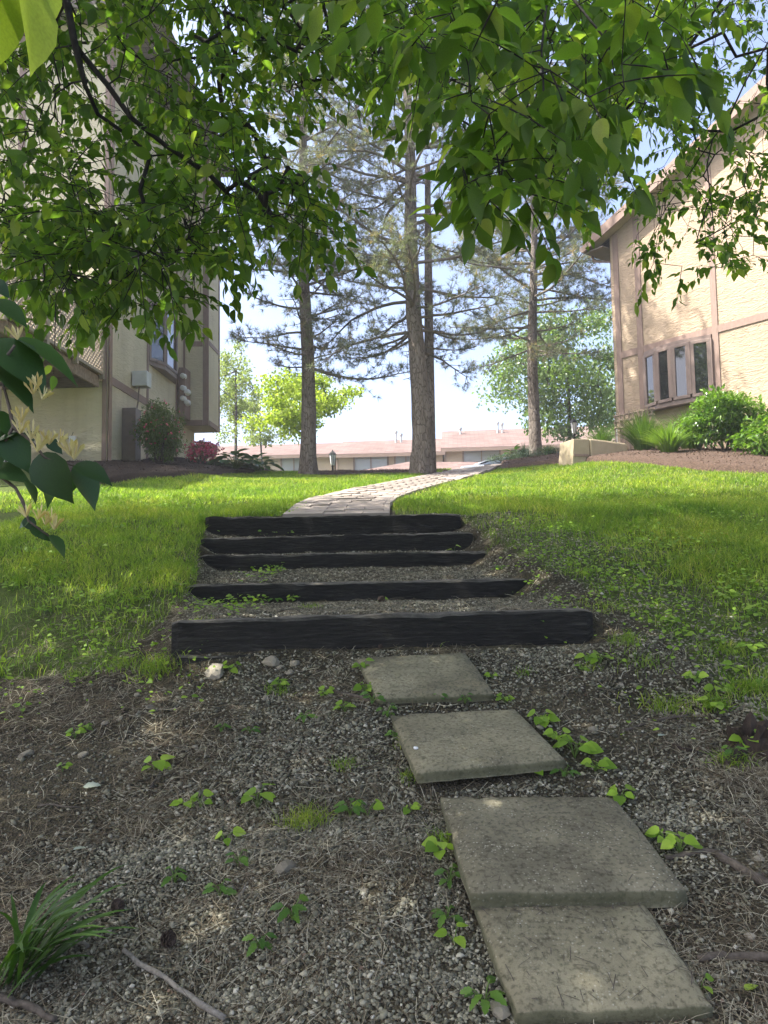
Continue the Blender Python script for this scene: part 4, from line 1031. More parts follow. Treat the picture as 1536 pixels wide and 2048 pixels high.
for wx_ in (-1.35, 1.4):
    for sg in (-1, 1):
        t_ = MB().lathe([(.20, -.1), (.31, -.1), (.33, -.05), (.33, .05), (.31, .1), (.20, .1)], 20).build('tyre', 'rubber', car, smooth=False)
        t_.matrix_local = Matrix.Translation((wx_, sg * .80, .33)) @ Matrix.Rotation(math.pi / 2, 4, 'X')
        r_ = MB().lathe([(.05, .03), (.20, .06), (.20, -.06), (.05, -.03)], 14).build('rim', 'grey_metal', t_)
for sg in (-1, 1):
    MB().box((2.22, sg * .62, .68), (.10, .34, .13)).build('headlight', 'lamp_glass', car, bevel=.02); MB().box((-2.2, sg * .62, .78), (.08, .30, .14)).build('taillight', 'pink_petal', car, bevel=.02)
    MB().box((.95, sg * .95, 1.0), (.12, .16, .11)).build('mirror', 'car_paint', car, bevel=.02)

# ------------------------------------------------------------------ lamp posts
def lamp(u, v_base, v_top, d, hide, label, light='lamp_glass'):
    top = px(u, v_top, d); g_ = gz(top.x, d); H = top.z - g_
    e = empty('lamp_post', (top.x, d, g_), label, 'lamp post', 'black garden lamp posts')
    MB().lathe([(.07, 0), (.07, .12), (.04, .18), (.032, .3), (.032, H - .5), (.05, H - .47), (.03, H - .44)], 12).build('post', 'black_metal', e, smooth=True)
    MB().lathe([(.04, H - .44), (.06, H - .42), (.10, H - .12), (.09, H - .115)], 6).build('lantern_glass', light, e)
    for i in range(6):
        a = math.pi / 3 * i
        MB().tube([(.063 * math.cos(a), .063 * math.sin(a), H - .42), (.103 * math.cos(a), .103 * math.sin(a), H - .115)], .007, 4).build('lantern_bar', 'black_metal', e)
    MB().lathe([(.125, H - .115), (.115, H - .09), (.05, H - .02), (.02, H), (.015, H + .04)], 6).build('lantern_cap', 'black_metal', e)
lamp(665, 936, 902, 23.5, 0, 'black lantern post in front of the far row houses by the slim pine')
lamp(1147, 885, 838, 22.5, 0, 'lantern post with milky glass head standing behind the tan box')

# ------------------------------------------------------------------ low tan utility box by the right house
b1 = pg(1188, 923)
bb = empty('utility_box', b1, 'low tan stucco box with sloping end beside the house corner', 'utility box', rz=math.radians(16))
hb = px(1160, 878, b1.y).z - b1.z; bb.scale = (.78, .8, 1)
MB().prism([(-.05, -.1), (1.02, -.1), (1.02, hb * .80), (.95, hb * .86), (.0, hb), (-.10, hb)], 0, .75, 'y').build('body', 'box_tan', bb, bevel=.035)
MB().prism([(-.62, -.12), (-.103, -.12), (-.103, hb - .003), (-.55, hb - .012)], .02, .73, 'y').build('end_panel', 'box_tan', bb, bevel=.012)
MB().box((-.36, .01, .12), (.42, .014, .05)).build('seam_strip', 'trim_brown', bb)

# ------------------------------------------------------------------ trees
def tube_mesh(nodes, parents, radii, name, mat, parent, poff, n=5, skip=None):
    """one mesh of tapered segments along a node tree"""
    P = np.array(nodes); V, F = [], []
    idx = [i for i in range(len(P)) if parents[i] >= 0 and (skip is None or not skip[i])]
    A = P[[parents[i] for i in idx]]; B = P[idx]; ra = np.array([min(radii[parents[i]], radii[i] * 1.9) for i in idx]); rb = np.array([radii[i] for i in idx])
    T = B - A; Ln = np.linalg.norm(T, axis=1, keepdims=True) + 1e-9; T = T / Ln
    ref = np.where(np.abs(T[:, 2:3]) < .9, np.array([[0, 0, 1.]]), np.array([[1., 0, 0]]))
    U = np.cross(T, ref); U /= np.linalg.norm(U, axis=1, keepdims=True); W_ = np.cross(T, U)
    B = B + T * (rb * .4)[:, None]
    a = np.arange(n) * 2 * math.pi / n
    cs = np.cos(a)[None, :, None] * U[:, None, :] + np.sin(a)[None, :, None] * W_[:, None, :]
    V = np.concatenate([A[:, None] + cs * ra[:, None, None], B[:, None] + cs * rb[:, None, None]], 1).reshape(-1, 3)
    m = len(idx); base = (np.arange(m) * 2 * n)[:, None]
    k = np.arange(n); quad = np.stack([k, (k + 1) % n, n + (k + 1) % n, n + k], -1)
    F = (base[:, None, :] + quad[None]).reshape(-1, 4)
    return obj(name, mesh_np(name, V, F, smooth=True), mat, parent, poff)
def grow(skel, attract, step=.28, droop=.0):
    """connect attractor points to a hand-laid skeleton by nearest-first growth.
    skel: list of (points, r) polylines; first point of later polylines joins the nearest node."""
    nodes, par = [], []
    for pts in skel:
        pts = [np.array(p, float) for p in pts]
        if nodes:
            D = np.linalg.norm(np.array(nodes) - pts[0], axis=1); prev = int(D.argmin())
            start = 0 if D.min() > .02 else 1
            if D.min() > step * 2:
                a_ = np.array(nodes[prev]); k_ = int(D.min() / step)
                for q in range(1, k_): nodes.append(a_ + (pts[0] - a_) * q / k_); par.append(prev); prev = len(nodes) - 1
        else: nodes.append(pts[0]); par.append(-1); prev = 0; start = 1
        for p in pts[start:]:
            a_ = np.array(nodes[prev]); k_ = max(1, int(np.linalg.norm(p - a_) / step))
            for q in range(1, k_ + 1): nodes.append(a_ + (p - a_) * q / k_); par.append(prev); prev = len(nodes) - 1
    A = np.array(attract); N0 = np.array(nodes)
    D = np.full(len(A), 1e9); NN = np.zeros(len(A), int)
    for i in range(0, len(A), 256):
        dd = np.linalg.norm(A[i:i + 256, None] - N0[None], axis=2); D[i:i + 256] = dd.min(1); NN[i:i + 256] = dd.argmin(1)
    alive = np.ones(len(A), bool); tipnode = np.zeros(len(A), int)
    for _ in range(len(A)):
        j = int(np.where(alive, D, 1e9).argmin()); alive[j] = False
        prev = NN[j]; a_ = np.array(nodes[prev]); L = D[j]; k_ = max(1, int(L / step)); first = len(nodes)
        per = rng.normal(0, .07, 3) * min(L, 1.2); per2 = rng.normal(0, .035, 3) * min(L, 1.2)
        for q in range(1, k_ + 1):
            t = q / k_; p = a_ + (A[j] - a_) * t + per * math.sin(math.pi * t) + per2 * math.sin(3 * math.pi * t) + np.array([0, 0, .10 * L * math.sin(math.pi * t)])
            nodes.append(p); par.append(prev); prev = len(nodes) - 1
        tipnode[j] = prev
        new = np.array(nodes[first:])
        dd = np.linalg.norm(A[:, None] - new[None], axis=2); mi = dd.min(1); am = dd.argmin(1) + first
        up = alive & (mi < D); D[up] = mi[up]; NN[up] = am[up]
    return nodes, par, tipnode
def pipe_radii(par, tip_r, power=2.3, rmax=.12, scale=1.0):
    n = len(par); w_ = np.zeros(n); ch = np.zeros(n, int)
    for p in par:
        if p >= 0: ch[p] += 1
    for i in range(n - 1, -1, -1):
        if ch[i] == 0: w_[i] += tip_r ** power
        if par[i] >= 0: w_[par[i]] += w_[i]
    return np.minimum(w_ ** (1 / power) * scale, rmax)
def sample_px(poly, d0, d1, n):
    us = [p[0] for p in poly]; vs = [p[1] for p in poly]; out = []
    while len(out) < n:
        u = rng.uniform(min(us), max(us), 256); v = rng.uniform(min(vs), max(vs), 256); k = in_poly(u, v, poly)
        for a_, b_ in zip(u[k], v[k]):
            out.append(px(a_, b_, rng.uniform(d0, d1))); 
            if len(out) >= n: break
    return [np.array(p) for p in out]
def sample_crown(c, r, n, keep_out=True, vmin=-60):
    out = []
    while len(out) < n:
        p = unit(400) * (rng.random((400, 1)) ** .33) * np.array(r) + np.array(c)
        u, v, dd = proj(p)
        ok = ~((u > -120) & (u < 1656) & (v > vmin) & (v < 2100) & (dd > 0.1)) if keep_out else np.ones(400, bool)
        ok &= p[:, 2] > ground(p[:, 0], p[:, 1]) + 1.9
        out += list(p[ok])
    return out[:n]
def canopy(name, base, label, skel, regions, crown, crown_leaf=.115, group=None):
    root = empty(name, base, label, 'tree', group); off = Vector(base)
    att, size, nl, shf = [], [], [], []
    for poly, d0, d1, n, ls, k, sf in regions:
        s_ = sample_px(poly, d0, d1, n); att += s_; size += [ls] * n; nl += [k] * n; shf += [sf] * n
    nvis = len(att)
    for c, r, n in crown: att += sample_crown(c, r, n); size += [crown_leaf] * n; nl += [12] * n; shf += [4.2] * n
    nodes, par, tips = grow(skel, att, .18)
    rad = pipe_radii(par, .0019, 2.6, .11, 1.0)
    for i_, q_ in enumerate(nodes):
        hd = math.hypot(q_[0] - base[0], q_[1] - base[1]); rad[i_] = max(rad[i_], .12 * (1 - sstep(hd, .3, 1.1)))
    PN = np.array(nodes); dn = np.linalg.norm(PN, axis=1); rad = rad * np.where(PN[:, 2] > -.2, np.clip(dn / 4.2, .42, 1), 1)
    # leaves on short drooping shoots
    P, Y, N, S = [], [], [], []; tw_nodes, tw_par, tw_r = list(nodes), list(par), list(rad)
    for j, tn in enumerate(tips):
        p = np.array(nodes[tn]); q = np.array(nodes[par[tn]]) if par[tn] >= 0 else p - np.array([0, 0, -1.])
        dr = p - q; dr = dr / (np.linalg.norm(dr) + 1e-9); dr = dr * .5 + rng.normal(0, .55, 3) * np.array([1, 1, .4]) + np.array([0, 0, -.14]); dr /= np.linalg.norm(dr)
        L = rng.uniform(.75, 1.15) * size[j] * shf[j]; k = nl[j] + rng.integers(-2, 3); prev = tn; ks = 4
        pts = [p]
        for i in range(1, ks + 1):
            t = i / ks; c = p + dr * L * t + np.array([0, 0, -.16 * L * t * t]); pts.append(c)
            tw_nodes.append(c); tw_par.append(prev); tw_r.append(.0028 * (1 - .7 * t) * (size[j] / .08)); prev = len(tw_nodes) - 1
        pts = np.array(pts)
        for i in range(k):
            t = .12 + .88 * (i + .3 * rng.random()) / max(k - 1, 1); t = min(t, 1.0)
            f = t * ks; i0 = min(int(f), ks - 1); c = pts[i0] + (pts[i0 + 1] - pts[i0]) * (f - i0); tg = pts[i0 + 1] - pts[i0]; tg /= np.linalg.norm(tg) + 1e-9
            sd = np.cross(tg, [0, 0, 1.]); sd /= np.linalg.norm(sd) + 1e-9; sg = 1 if i % 2 else -1
            y = sd * sg * rng.uniform(.3, 1.0) + tg * rng.uniform(.2, .9) + np.array([0, 0, -rng.uniform(.0, 1.0)]) + rng.normal(0, .35, 3)
            P.append(c + y / np.linalg.norm(y) * .008); Y.append(y); N.append(np.array([0, 0, 1.]) + sd * sg * .3 + rng.normal(0, .45, 3)); S.append(size[j] * rng.uniform(.45, 1.2))
    P, Y, N, S = np.array(P), np.array(Y), np.array(N), np.array(S)
    R = frames(Y, N); SC = np.stack([S * rng.uniform(.8, 1.1, len(S)), S, S], -1)
    # the 300 leaves that show largest become parts of their own
    u, v, dd = proj(P); vis = (u > 0) & (u < 1536) & (v > 0) & (v < 1100) & (dd > .3)
    score = np.where(vis, S / np.maximum(dd, .3), 0); big = np.argsort(-score)[:300]
    me_leaf = mesh_np('leaf', LEAF_HI[0], LEAF_HI[1], smooth=True)
    for i in big:
        o = obj('leaf', me_leaf, 'canopy_leaf', root, off)
        M = Matrix(R[i].tolist()) @ Matrix.Diagonal(SC[i].tolist()); o.matrix_basis = Matrix.Translation(P[i].tolist()) @ M.to_4x4()
    rest = np.ones(len(P), bool); rest[big] = False
    hi = rest & (score > np.percentile(score[score > 0], 55)); qd = rest & (score <= 0); lo = rest & ~hi & ~qd
    put(batch(LEAF_HI, P[hi], R[hi], SC[hi])); put(batch(LEAF_LO, P[lo], R[lo], SC[lo])); put(batch(LEAF_QUAD, P[qd], R[qd], SC[qd]))
    f = obj('foliage', flush('foliage', 'canopy_leaf', True), 'canopy_leaf', root, off); f['kind'] = 'stuff'
    tube_mesh(tw_nodes, tw_par, np.array(tw_r), 'branches', 'branch_bark', root, off, 4)
    return root, len(P)
def trunk(root, pts, radii, name='trunk', mat='branch_bark', poff=None):
    return MB().tube(pts, radii, 12).build(name, mat, root, smooth=True, poff=poff)

rng = np.random.default_rng(12)
lb = Vector((-3.3, 1.7, gz(-3.3, 1.7)))
Lskel = [[lb, (-3.25, 1.75, .3), (-3.1, 1.9, 1.8), (-2.6, 2.3, 2.9), px(40, -260, 2.75), px(125, -40, 2.9), px(150, 90, 2.95), px(170, 170, 3.0), px(195, 228, 3.1), px(255, 270, 3.2), px(300, 312, 3.3), px(345, 308, 3.4)],
         [px(165, 110, 3.0), px(215, 170, 3.05), px(262, 235, 3.1), px(330, 290, 3.2), px(420, 350, 3.5), px(520, 420, 3.8)],
         [px(300, 312, 3.3), px(280, 380, 3.3), px(300, 450, 3.35), px(330, 520, 3.4)],
         [px(175, 160, 3.0), px(120, 170, 3.3), px(60, 230, 3.6)],
         [(-3.1, 1.9, 1.8), (-3.6, 2.8, 3.3), (-4.0, 4.2, 4.6), (-4.0, 6.0, 5.2)], [(-3.1, 1.9, 1.8), (-4.4, 2.2, 3.6), (-5.6, 2.6, 4.6)], [(-2.6, 2.3, 2.9), (-1.9, 3.4, 4.0), (-1.2, 5.0, 5.2)]]
Lreg = [([(-40, -60), (480, -60), (500, 290), (580, 380), (450, 450), (420, 540), (330, 560), (180, 540), (60, 530), (-40, 500)], 2.8, 5.6, 450, .076, 11, 3.8),
        ([(60, 400), (390, 400), (450, 520), (370, 610), (250, 630), (120, 600)], 3.0, 4.2, 140, .074, 11, 3.4),
        ([(-40, 440), (160, 470), (200, 600), (60, 610), (-40, 580)], 2.8, 5.2, 44, .075, 10, 3.2),
        ([(450, 320), (560, 300), (640, 390), (680, 480), (630, 520), (540, 460), (460, 420)], 3.2, 4.2, 64, .074, 11, 3.2),
        ([(430, -60), (800, -60), (770, 120), (680, 200), (560, 200), (500, 280), (430, 260)], 3.6, 6.0, 190, .080, 12, 3.6)]
canopy('broadleaf_tree', lb, 'broadleaf tree whose forked dark limb and dense leaves hang before the lattice deck', Lskel, Lreg, [((-4.3, 3.4, 4.8), (4.0, 5.0, 2.2), 1800), ((-3.4, 2.0, 4.0), (2.4, 2.6, 1.1), 500), ((-6.6, 7.4, 6.6), (3.6, 2.8, 2.0), 1100), ((-6.4, 4.0, 6.8), (4.0, 5.2, 2.2), 1500), ((-1.9, 7.2, 8.0), (5.0, 2.8, 1.7), 2000)], crown_leaf=.135)
rb_ = Vector((4.3, 3.9, gz(4.3, 3.9)))
Rskel = [[rb_, (4.25, 3.9, 1.0), (4.1, 4.0, 2.4), (3.6, 4.1, 3.0), px(1580, 20, 4.2), px(1536, 85, 4.2), px(1490, 165, 4.2), px(1455, 240, 4.25), px(1425, 278, 4.3), px(1414, 330, 4.3), px(1428, 460, 4.35)],
         [px(1425, 278, 4.3), px(1370, 360, 4.5), px(1330, 420, 4.6), px(1290, 500, 4.8)],
         [(4.1, 4.0, 2.4), (3.3, 4.6, 3.7), px(1470, -40, 4.8), px(1400, 62, 4.9), px(1352, 130, 5.0), px(1310, 155, 5.0)],
         [(4.1, 4.0, 2.4), (3.0, 3.2, 3.2), (1.8, 2.4, 2.7), px(1250, -200, 2.2), px(1100, -60, 2.1), px(1020, 60, 2.0), px(960, 170, 1.9)],
         [px(1100, -60, 2.1), px(1220, 90, 2.0), px(1240, 230, 2.0)], [px(1100, -60, 2.1), px(1083, 100, 1.9), px(1090, 230, 1.85)],
         [(3.0, 3.2, 3.2), (1.6, 4.0, 4.6), (0.2, 5.2, 5.6)], [(3.6, 4.1, 3.0), (3.6, 5.6, 5.0), (2.6, 7.2, 6.2)]]
Rreg = [([(780, -60), (1390, -60), (1360, 80), (1250, 190), (1220, 290), (1150, 370), (1070, 400), (980, 350), (900, 250), (830, 170), (780, 90)], 1.5, 2.7, 112, .078, 10, 2.6),
        ([(870, 310), (980, 300), (1090, 420), (1010, 450), (920, 400)], 1.7, 2.2, 16, .076, 9, 2.0),
        ([(770, -60), (1420, -60), (1330, 220), (1150, 340), (980, 310), (790, 190)], 3.2, 6.5, 250, .080, 12, 3.6),
        ([(1240, 40), (1340, 0), (1560, -20), (1560, 520), (1470, 550), (1330, 550), (1250, 520), (1270, 420), (1340, 290), (1250, 220)], 4.4, 6.4, 215, .076, 12, 3.0),
        ([(900, 270), (1200, 230), (1240, 440), (1100, 400), (960, 390)], 4.0, 6.5, 60, .08, 11, 3.4)]
canopy('broadleaf_tree', rb_, 'broadleaf tree with big near leaves and limbs hanging before the bow window wall', Rskel, Rreg, [((0.8, 4.0, 5.6), (4.4, 5.0, 1.9), 2100)], crown_leaf=.135)

# ------------------------------------------------------------------ pines
NEEDLE_TPL = None
def needle_tuft(k=17):
    V, F = [], []
    r = np.random.default_rng(3)
    for i in range(k):
        d = r.normal(size=3); d[1] = abs(d[1]) * 1.0 + .35; d /= np.linalg.norm(d)
        s_ = np.cross(d, r.normal(size=3)); s_ /= np.linalg.norm(s_); L = r.uniform(.7, 1.0)
        b = len(V); V += [tuple(s_ * .027), tuple(-s_ * .027), tuple(d * L)]; F.append((b, b + 1, b + 2))
    return np.array(V), np.array(F, int)
NEEDLE_TPL = needle_tuft()
def pine(u_b, v_b, d, r0, top_px, H, label, seed, br_z0, lens, n_whorl, extra=(), twin=None, tuft=.17, density=1.0):
    global rng
    rs = np.random.default_rng(seed)
    b = px(u_b, v_b, d); base = Vector((b.x, d, gz(b.x, d) - .02))
    root = empty('pine_tree', base, label, 'tree', 'tall pines along the crest of the lawn')
    t = px(top_px[0], top_px[1], d + .2); lean = Vector(((t.x - base.x) / (t.z - base.z), (t.y - base.y) / (t.z - base.z), 1))
    def axis(z):
        w_ = .04 * math.sin(z * .9 + seed) ; return base + lean * z + Vector((w_ * (z > .5), 0, 0))
    def trad(z): return r0 * (1.0 - .80 * (z / H) ** .9) + .28 * r0 * math.exp(-z / .35)
    ns, nr = 70, 18; V, Fc = [], []
    for i in range(ns + 1):
        z = H * (i / ns) ** 1.3; c = axis(z)
        for k in range(nr):
            a_ = 2 * math.pi * k / nr; rr = trad(z) * (1 + .10 * (vnoise(k * .9, z * 2.2, 1.0, seed) - .5) + .05 * (vnoise(k * 2.7, z * 6, 1, seed + 1) - .5) + .22 * math.exp(-z / .25) * math.sin(a_ * 3 + seed))
            V.append(c + Vector((math.cos(a_) * rr, math.sin(a_) * rr, 0)))
    for i in range(ns):
        for k in range(nr): Fc.append((i * nr + k, i * nr + (k + 1) % nr, (i + 1) * nr + (k + 1) % nr, (i + 1) * nr + k))
    Fc.append(tuple(ns * nr + k for k in range(nr)))
    MB().add(V, Fc).build('trunk', 'pine_bark', root, smooth=True, poff=base)
    if twin:
        (uo, vo0, vo1, rt) = twin
        p0 = px(uo[0], vo0, d + .5); p1 = px(uo[1], vo1, d + .6)
        pts = [p0 + (p1 - p0) * (i / 14) for i in range(15)]; pts[0] = Vector((base.x + .22, d + .35, base.z - .1))
        MB().tube(pts, [rt * (1 - .55 * i / 14) for i in range(15)], 14).build('second_trunk', 'pine_bark', root, smooth=True, poff=base)
    nodes, par, rad = [], [], []; T, TD = [], []
    def limb(p0, az, L, el, curl):
        n = max(5, int(L / .22)); prev = -1; p = np.array(p0, float); e = el; a_ = az
        nodes.append(p.copy()); par.append(-1); rad.append(.0); prev = len(nodes) - 1; r_0 = .012 + .011 * L
        for i in range(1, n + 1):
            f = i / n; e += curl / n + rs.normal(0, .07); a_ += rs.normal(0, .10)
            dv = np.array([math.cos(a_) * math.cos(e), math.sin(a_) * math.cos(e), math.sin(e)]); p = p + dv * (L / n)
            nodes.append(p.copy()); par.append(prev); rad.append(r_0 * (1 - .85 * f) + .003); me_ = len(nodes) - 1
            if i == 1: rad[prev] = r_0
            prev = me_
            if f > .22 and rs.random() < .97:
                for _ in range(rs.integers(2, 4)):
                    sa = a_ + rs.choice([-1, 1]) * rs.uniform(.4, 1.2); se = e + rs.normal(0, .40); SL = rs.uniform(.25, .75) * (1.1 - .45 * f) * min(1.25, L / 2.2); q = p.copy(); pr = me_
                    k = max(2, int(SL / .16))
                    for j in range(1, k + 1):
                        se += .10 + rs.normal(0, .06); sa += rs.normal(0, .12)
                        dq = np.array([math.cos(sa) * math.cos(se), math.sin(sa) * math.cos(se), math.sin(se)]); q = q + dq * SL / k
                        nodes.append(q.copy()); par.append(pr); rad.append(.0075 * (1 - .6 * j / k)); pr = len(nodes) - 1
                        if j >= k * .2 and rs.random() < .82 * density:
                            T.append(q.copy()); TD.append(dq + np.array([0, 0, .25]))
                            T.append(q + rs.normal(0, .06, 3)); TD.append(dq + rs.normal(0, .6, 3))
        T.append(p.copy()); TD.append(dv)
    z = br_z0
    while z < H - .6:
        f = (z - br_z0) / (H - br_z0)
        for k in range(n_whorl + (1 if f > .35 else 0)):
            az = rs.uniform(0, 6.283); L = np.interp(f, [0, .3, .6, 1], lens) * rs.uniform(.6, 1.12)
            c = axis(z + rs.uniform(-.2, .2)); limb(c, az, L, rs.uniform(-.45, .15) + .5 * f, .35)
        z += rs.uniform(.26, .42)
    for (uz, az, L, el, curl) in extra:
        c = axis(uz); limb(c, az, L, el, curl)
    # dead stubs
    for _ in range(16):
        zz = rs.uniform(1.6, br_z0 + 3); az = rs.uniform(0, 6.28); c = np.array(axis(zz)); L = rs.uniform(.15, .7)
        nodes.append(c); par.append(-1); rad.append(.014); i0 = len(nodes) - 1
        nodes.append(c + np.array([math.cos(az) * L, math.sin(az) * L, rs.uniform(-.2, .2) * L])); par.append(i0); rad.append(.006)
    tube_mesh(nodes, par, np.array(rad), 'branches', 'pine_branch', root, base, 5)
    T, TD = np.array(T), np.array(TD); m = len(T)
    Rm = frames(TD + rs.normal(0, .2, (m, 3)), rs.normal(size=(m, 3))); s_ = rs.uniform(.75, 1.2, m) * tuft
    put(batch(NEEDLE_TPL, T, Rm, s_))
    f = obj('needles', flush('needles', 'pine_needle'), 'pine_needle', root, base); f['kind'] = 'stuff'
    return m
n1 = pine(617, 938, 17.6, .19, (606, 360), 12.8, 'slim straight pine standing left of the lamp post', 31, 2.7, (1.5, 2.0, 1.9, .6), 3, extra=[(2.6, -.25, 2.4, -.35, .5), (3.0, 2.9, 1.7, .1, .2), (4.4, .2, 1.6, -.1, .3), (4.9, 3.2, 1.9, .05, .1)])
n2 = pine(843, 931, 17.0, .235, (818, 330), 13.2, 'thickest pine with a second stem fused behind it beside the path', 32, 3.0, (2.2, 2.9, 2.6, .8), 3, extra=[(3.3, 3.6, 2.6, -.15, -.5), (3.6, -.4, 2.2, .1, -.4), (4.0, 2.9, 2.8, .15, -.5), (4.3, .3, 2.6, .0, .1), (5.2, 3.4, 2.9, -.2, .2)], twin=((860, 855), 930, 330, .14))
n3 = pine(1068, 914, 22.0, .185, (1066, 540), 13.5, 'dark slender pine growing in the bed before the round leafy tree', 33, 3.4, (1.9, 2.9, 2.6, .7), 3, extra=[(5.0, 0.0, 2.6, .15, -.1), (4.2, 3.0, 2.4, .0, .1), (5.8, .1, 2.9, .2, -.1)], tuft=.20)
print('pine tufts', n1, n2, n3)

# ------------------------------------------------------------------ background broadleaf trees
def leafy_tree(name, u_b, d, centre_px, rad, nleaf, size, mat, label, blobs=26, trunk_r=.12, bark='twig_bark', spread=.42, tpl=LEAF_QUAD):
    c = px(centre_px[0], centre_px[1], d); b = px(u_b, 930, d); base = Vector((b.x, d, gz(b.x, d)))
    root = empty(name, base, label, 'tree')
    cs = unit(blobs) * (rng.random((blobs, 1)) ** .4) * np.array(rad) + np.array(c)
    mid = np.array([c.x, c.y, c.z - rad[2] * .6])
    nodes, par, tips = grow([[base, base + (Vector(mid) - base) * .5, Vector(mid), Vector((c.x, c.y, c.z + rad[2] * .4))]], cs, .3)
    rr = pipe_radii(par, .016, 2.0, trunk_r); tube_mesh(nodes, par, rr, 'trunk', bark, root, base, 7)
    i = rng.integers(0, blobs, nleaf); br = rng.uniform(.6, 1.2, blobs) * spread
    off = unit(nleaf) * (rng.random((nleaf, 1)) ** .45) * br[i][:, None] * np.array([rad[0], rad[1], rad[2] * .72]) * 1.0
    P = cs[i] + off; k = P[:, 2] > base.z + .8; P = P[k]; off = off[k]; n = len(P)
    Y = unit(n) * .8 + np.array([0, 0, -.5]); N = unit(n) + np.array([0, 0, .7]) + off / (np.linalg.norm(off, axis=1, keepdims=True) + 1e-6) * .5
    put(batch(tpl, P, frames(Y, N), size * rng.uniform(.6, 1.2, n)))
    f = obj('crown', flush('crown', mat), mat, root, base); f['kind'] = 'stuff'
leafy_tree('leafy_tree', 1140, 27.5, (1135, 735), (2.7, 2.4, 2.5), 15000, .15, 'poplar_leaf', 'large round leafy tree rising behind the dark slender pine and tan box', 46, .13, spread=.36)
leafy_tree('leafy_tree', 1235, 30, (1240, 800), (2.0, 2.0, 2.2), 6000, .15, 'poplar_leaf', 'leafy green tree behind the house corner downspout', 24, .10)
leafy_tree('leafy_tree', 612, 25.5, (612, 818), (1.85, 1.7, 1.15), 9000, .13, 'maple_leaf', 'small yellow-green sunlit tree spreading behind the slim pine', 34, .09, spread=.36)
leafy_tree('leafy_tree', 470, 31, (472, 785), (1.25, 1.3, 2.2), 6000, .12, 'larch_leaf', 'feathery pale green tree beside the house bump-out', 30, .10, spread=.36)
leafy_tree('leafy_tree', 530, 34, (520, 830), (1.2, 1.2, 1.3), 3000, .14, 'larch_leaf', 'thin pale tree between the feathery tree and the yellow-green tree', 16, .08)

# ------------------------------------------------------------------ shrubs and bed plants
def shrub(u, v_b, d, rad, nleaf, size, mat, label, tpl=LEAF_LO, cat='shrub', name='shrub', flowers=0, fmat='pink_petal', stems=9, lift=.0, squash=1.0, fsize=.045, spread=.36, blobs=26, group=None):
    b = px(u, v_b, d); base = Vector((b.x, d, gz(b.x, d) + .04)); root = empty(name, base, label, cat, group)
    c = np.array(base) + np.array([0, 0, rad[2] + lift])
    cs = unit(blobs) * (rng.random((blobs, 1)) ** .4) * np.array(rad) * .78 + c
    m = MB()
    for q in cs[:stems]:
        q0 = np.array(base) + rng.normal(0, .04, 3) * np.array([1, 1, 0]); md = (q0 + q) / 2 + rng.normal(0, .04, 3)
        m.tube([q0, md, q], [.014, .009, .005], 5)
    m.build('stems', 'twig_bark', root, poff=base)
    i = rng.integers(0, blobs, nleaf)
    off = unit(nleaf) * (rng.random((nleaf, 1)) ** .5) * spread * np.array(rad)
    P = cs[i] + off; P[:, 2] = np.maximum(P[:, 2], base.z + .02); od = P - c
    Y = od / (np.linalg.norm(od, axis=1, keepdims=True) + 1e-6) * .6 + unit(nleaf) * .8; N = unit(nleaf) * .6 + np.array([0, 0, 1.0])
    put(batch(tpl, P, frames(Y, N), size * rng.uniform(.6, 1.2, nleaf)))
    f = obj('foliage', flush('foliage', mat, True), mat, root, base); f['kind'] = 'stuff'
    if flowers:
        k = rng.choice(nleaf, flowers); sel = P[k] + (P[k] - c) * .10
        cl = []
        for q in sel:
            for j in range(5): cl.append((q, 2 * math.pi * j / 5))
        Pq = np.array([a_ for a_, _ in cl]); out = Pq - c; out /= np.linalg.norm(out, axis=1, keepdims=True) + 1e-6
        Yq = unit(len(Pq)) + out * .3
        put(batch(LEAF_ROUND, Pq, frames(Yq, out + .01), np.full(len(Pq), fsize)))
        f = obj('blossom', flush('blossom', fmat, True), fmat, root, base); f['kind'] = 'stuff'
    return root
shrub(318, 940, 16.2, (.58, .55, .72), 11000, .075, 'azalea_leaf', 'tall airy bush with a few pink flowers before the brown cabinet', LEAF_NARROW, flowers=130, stems=12, lift=.05, fsize=.035, spread=.34, blobs=40)
shrub(400, 932, 18.6, (.52, .45, .32), 3000, .055, 'azalea_leaf', 'low azalea covered in pink blossom under the bump-out', LEAF_NARROW, flowers=480, fsize=.05, lift=.06)
shrub(446, 905, 24.5, (.6, .6, .35), 1200, .06, 'azalea_leaf', 'dark low bush with pinkish flowers behind the hosta', LEAF_LO, flowers=30)
def hosta(u, v, d, n, size, label, up=.55):
    b = px(u, v, d); base = Vector((b.x, d, gz(b.x, d) + .08)); root = empty('hosta', base, label, 'plant')
    for i in range(n):
        a_ = i * 2.399 + rng.normal(0, .2); r_ = (i / n) ** .6; ln = size * rng.uniform(.7, 1.1)
        p = np.array(base) + np.array([math.cos(a_), math.sin(a_), 0]) * r_ * size * 1.3 + np.array([0, 0, size * (1.15 - .75 * r_) * up * 1.6])
        y = np.array([math.cos(a_), math.sin(a_), up * (1 - r_ * 1.6)])
        Rm = frames(y[None], np.array([[0, 0, 1.]]))[0]
        lf = obj('leaf', HOSTA_ME, 'hosta_leaf', root, base)
        lf.matrix_basis = Matrix.Translation(p.tolist()) @ (Matrix(Rm.tolist()) @ Matrix.Diagonal((ln, ln, ln))).to_4x4()
        MB().tube([Vector(base) + Vector((0, 0, -.05)), (Vector(base) + Vector(p)) / 2 + Vector((0, 0, .05)), p], .006, 4).build('stalk', 'green_stem', root, poff=base)
HOSTA_ME = mesh_np('leaf', LEAF_ROUND[0], LEAF_ROUND[1], smooth=True)
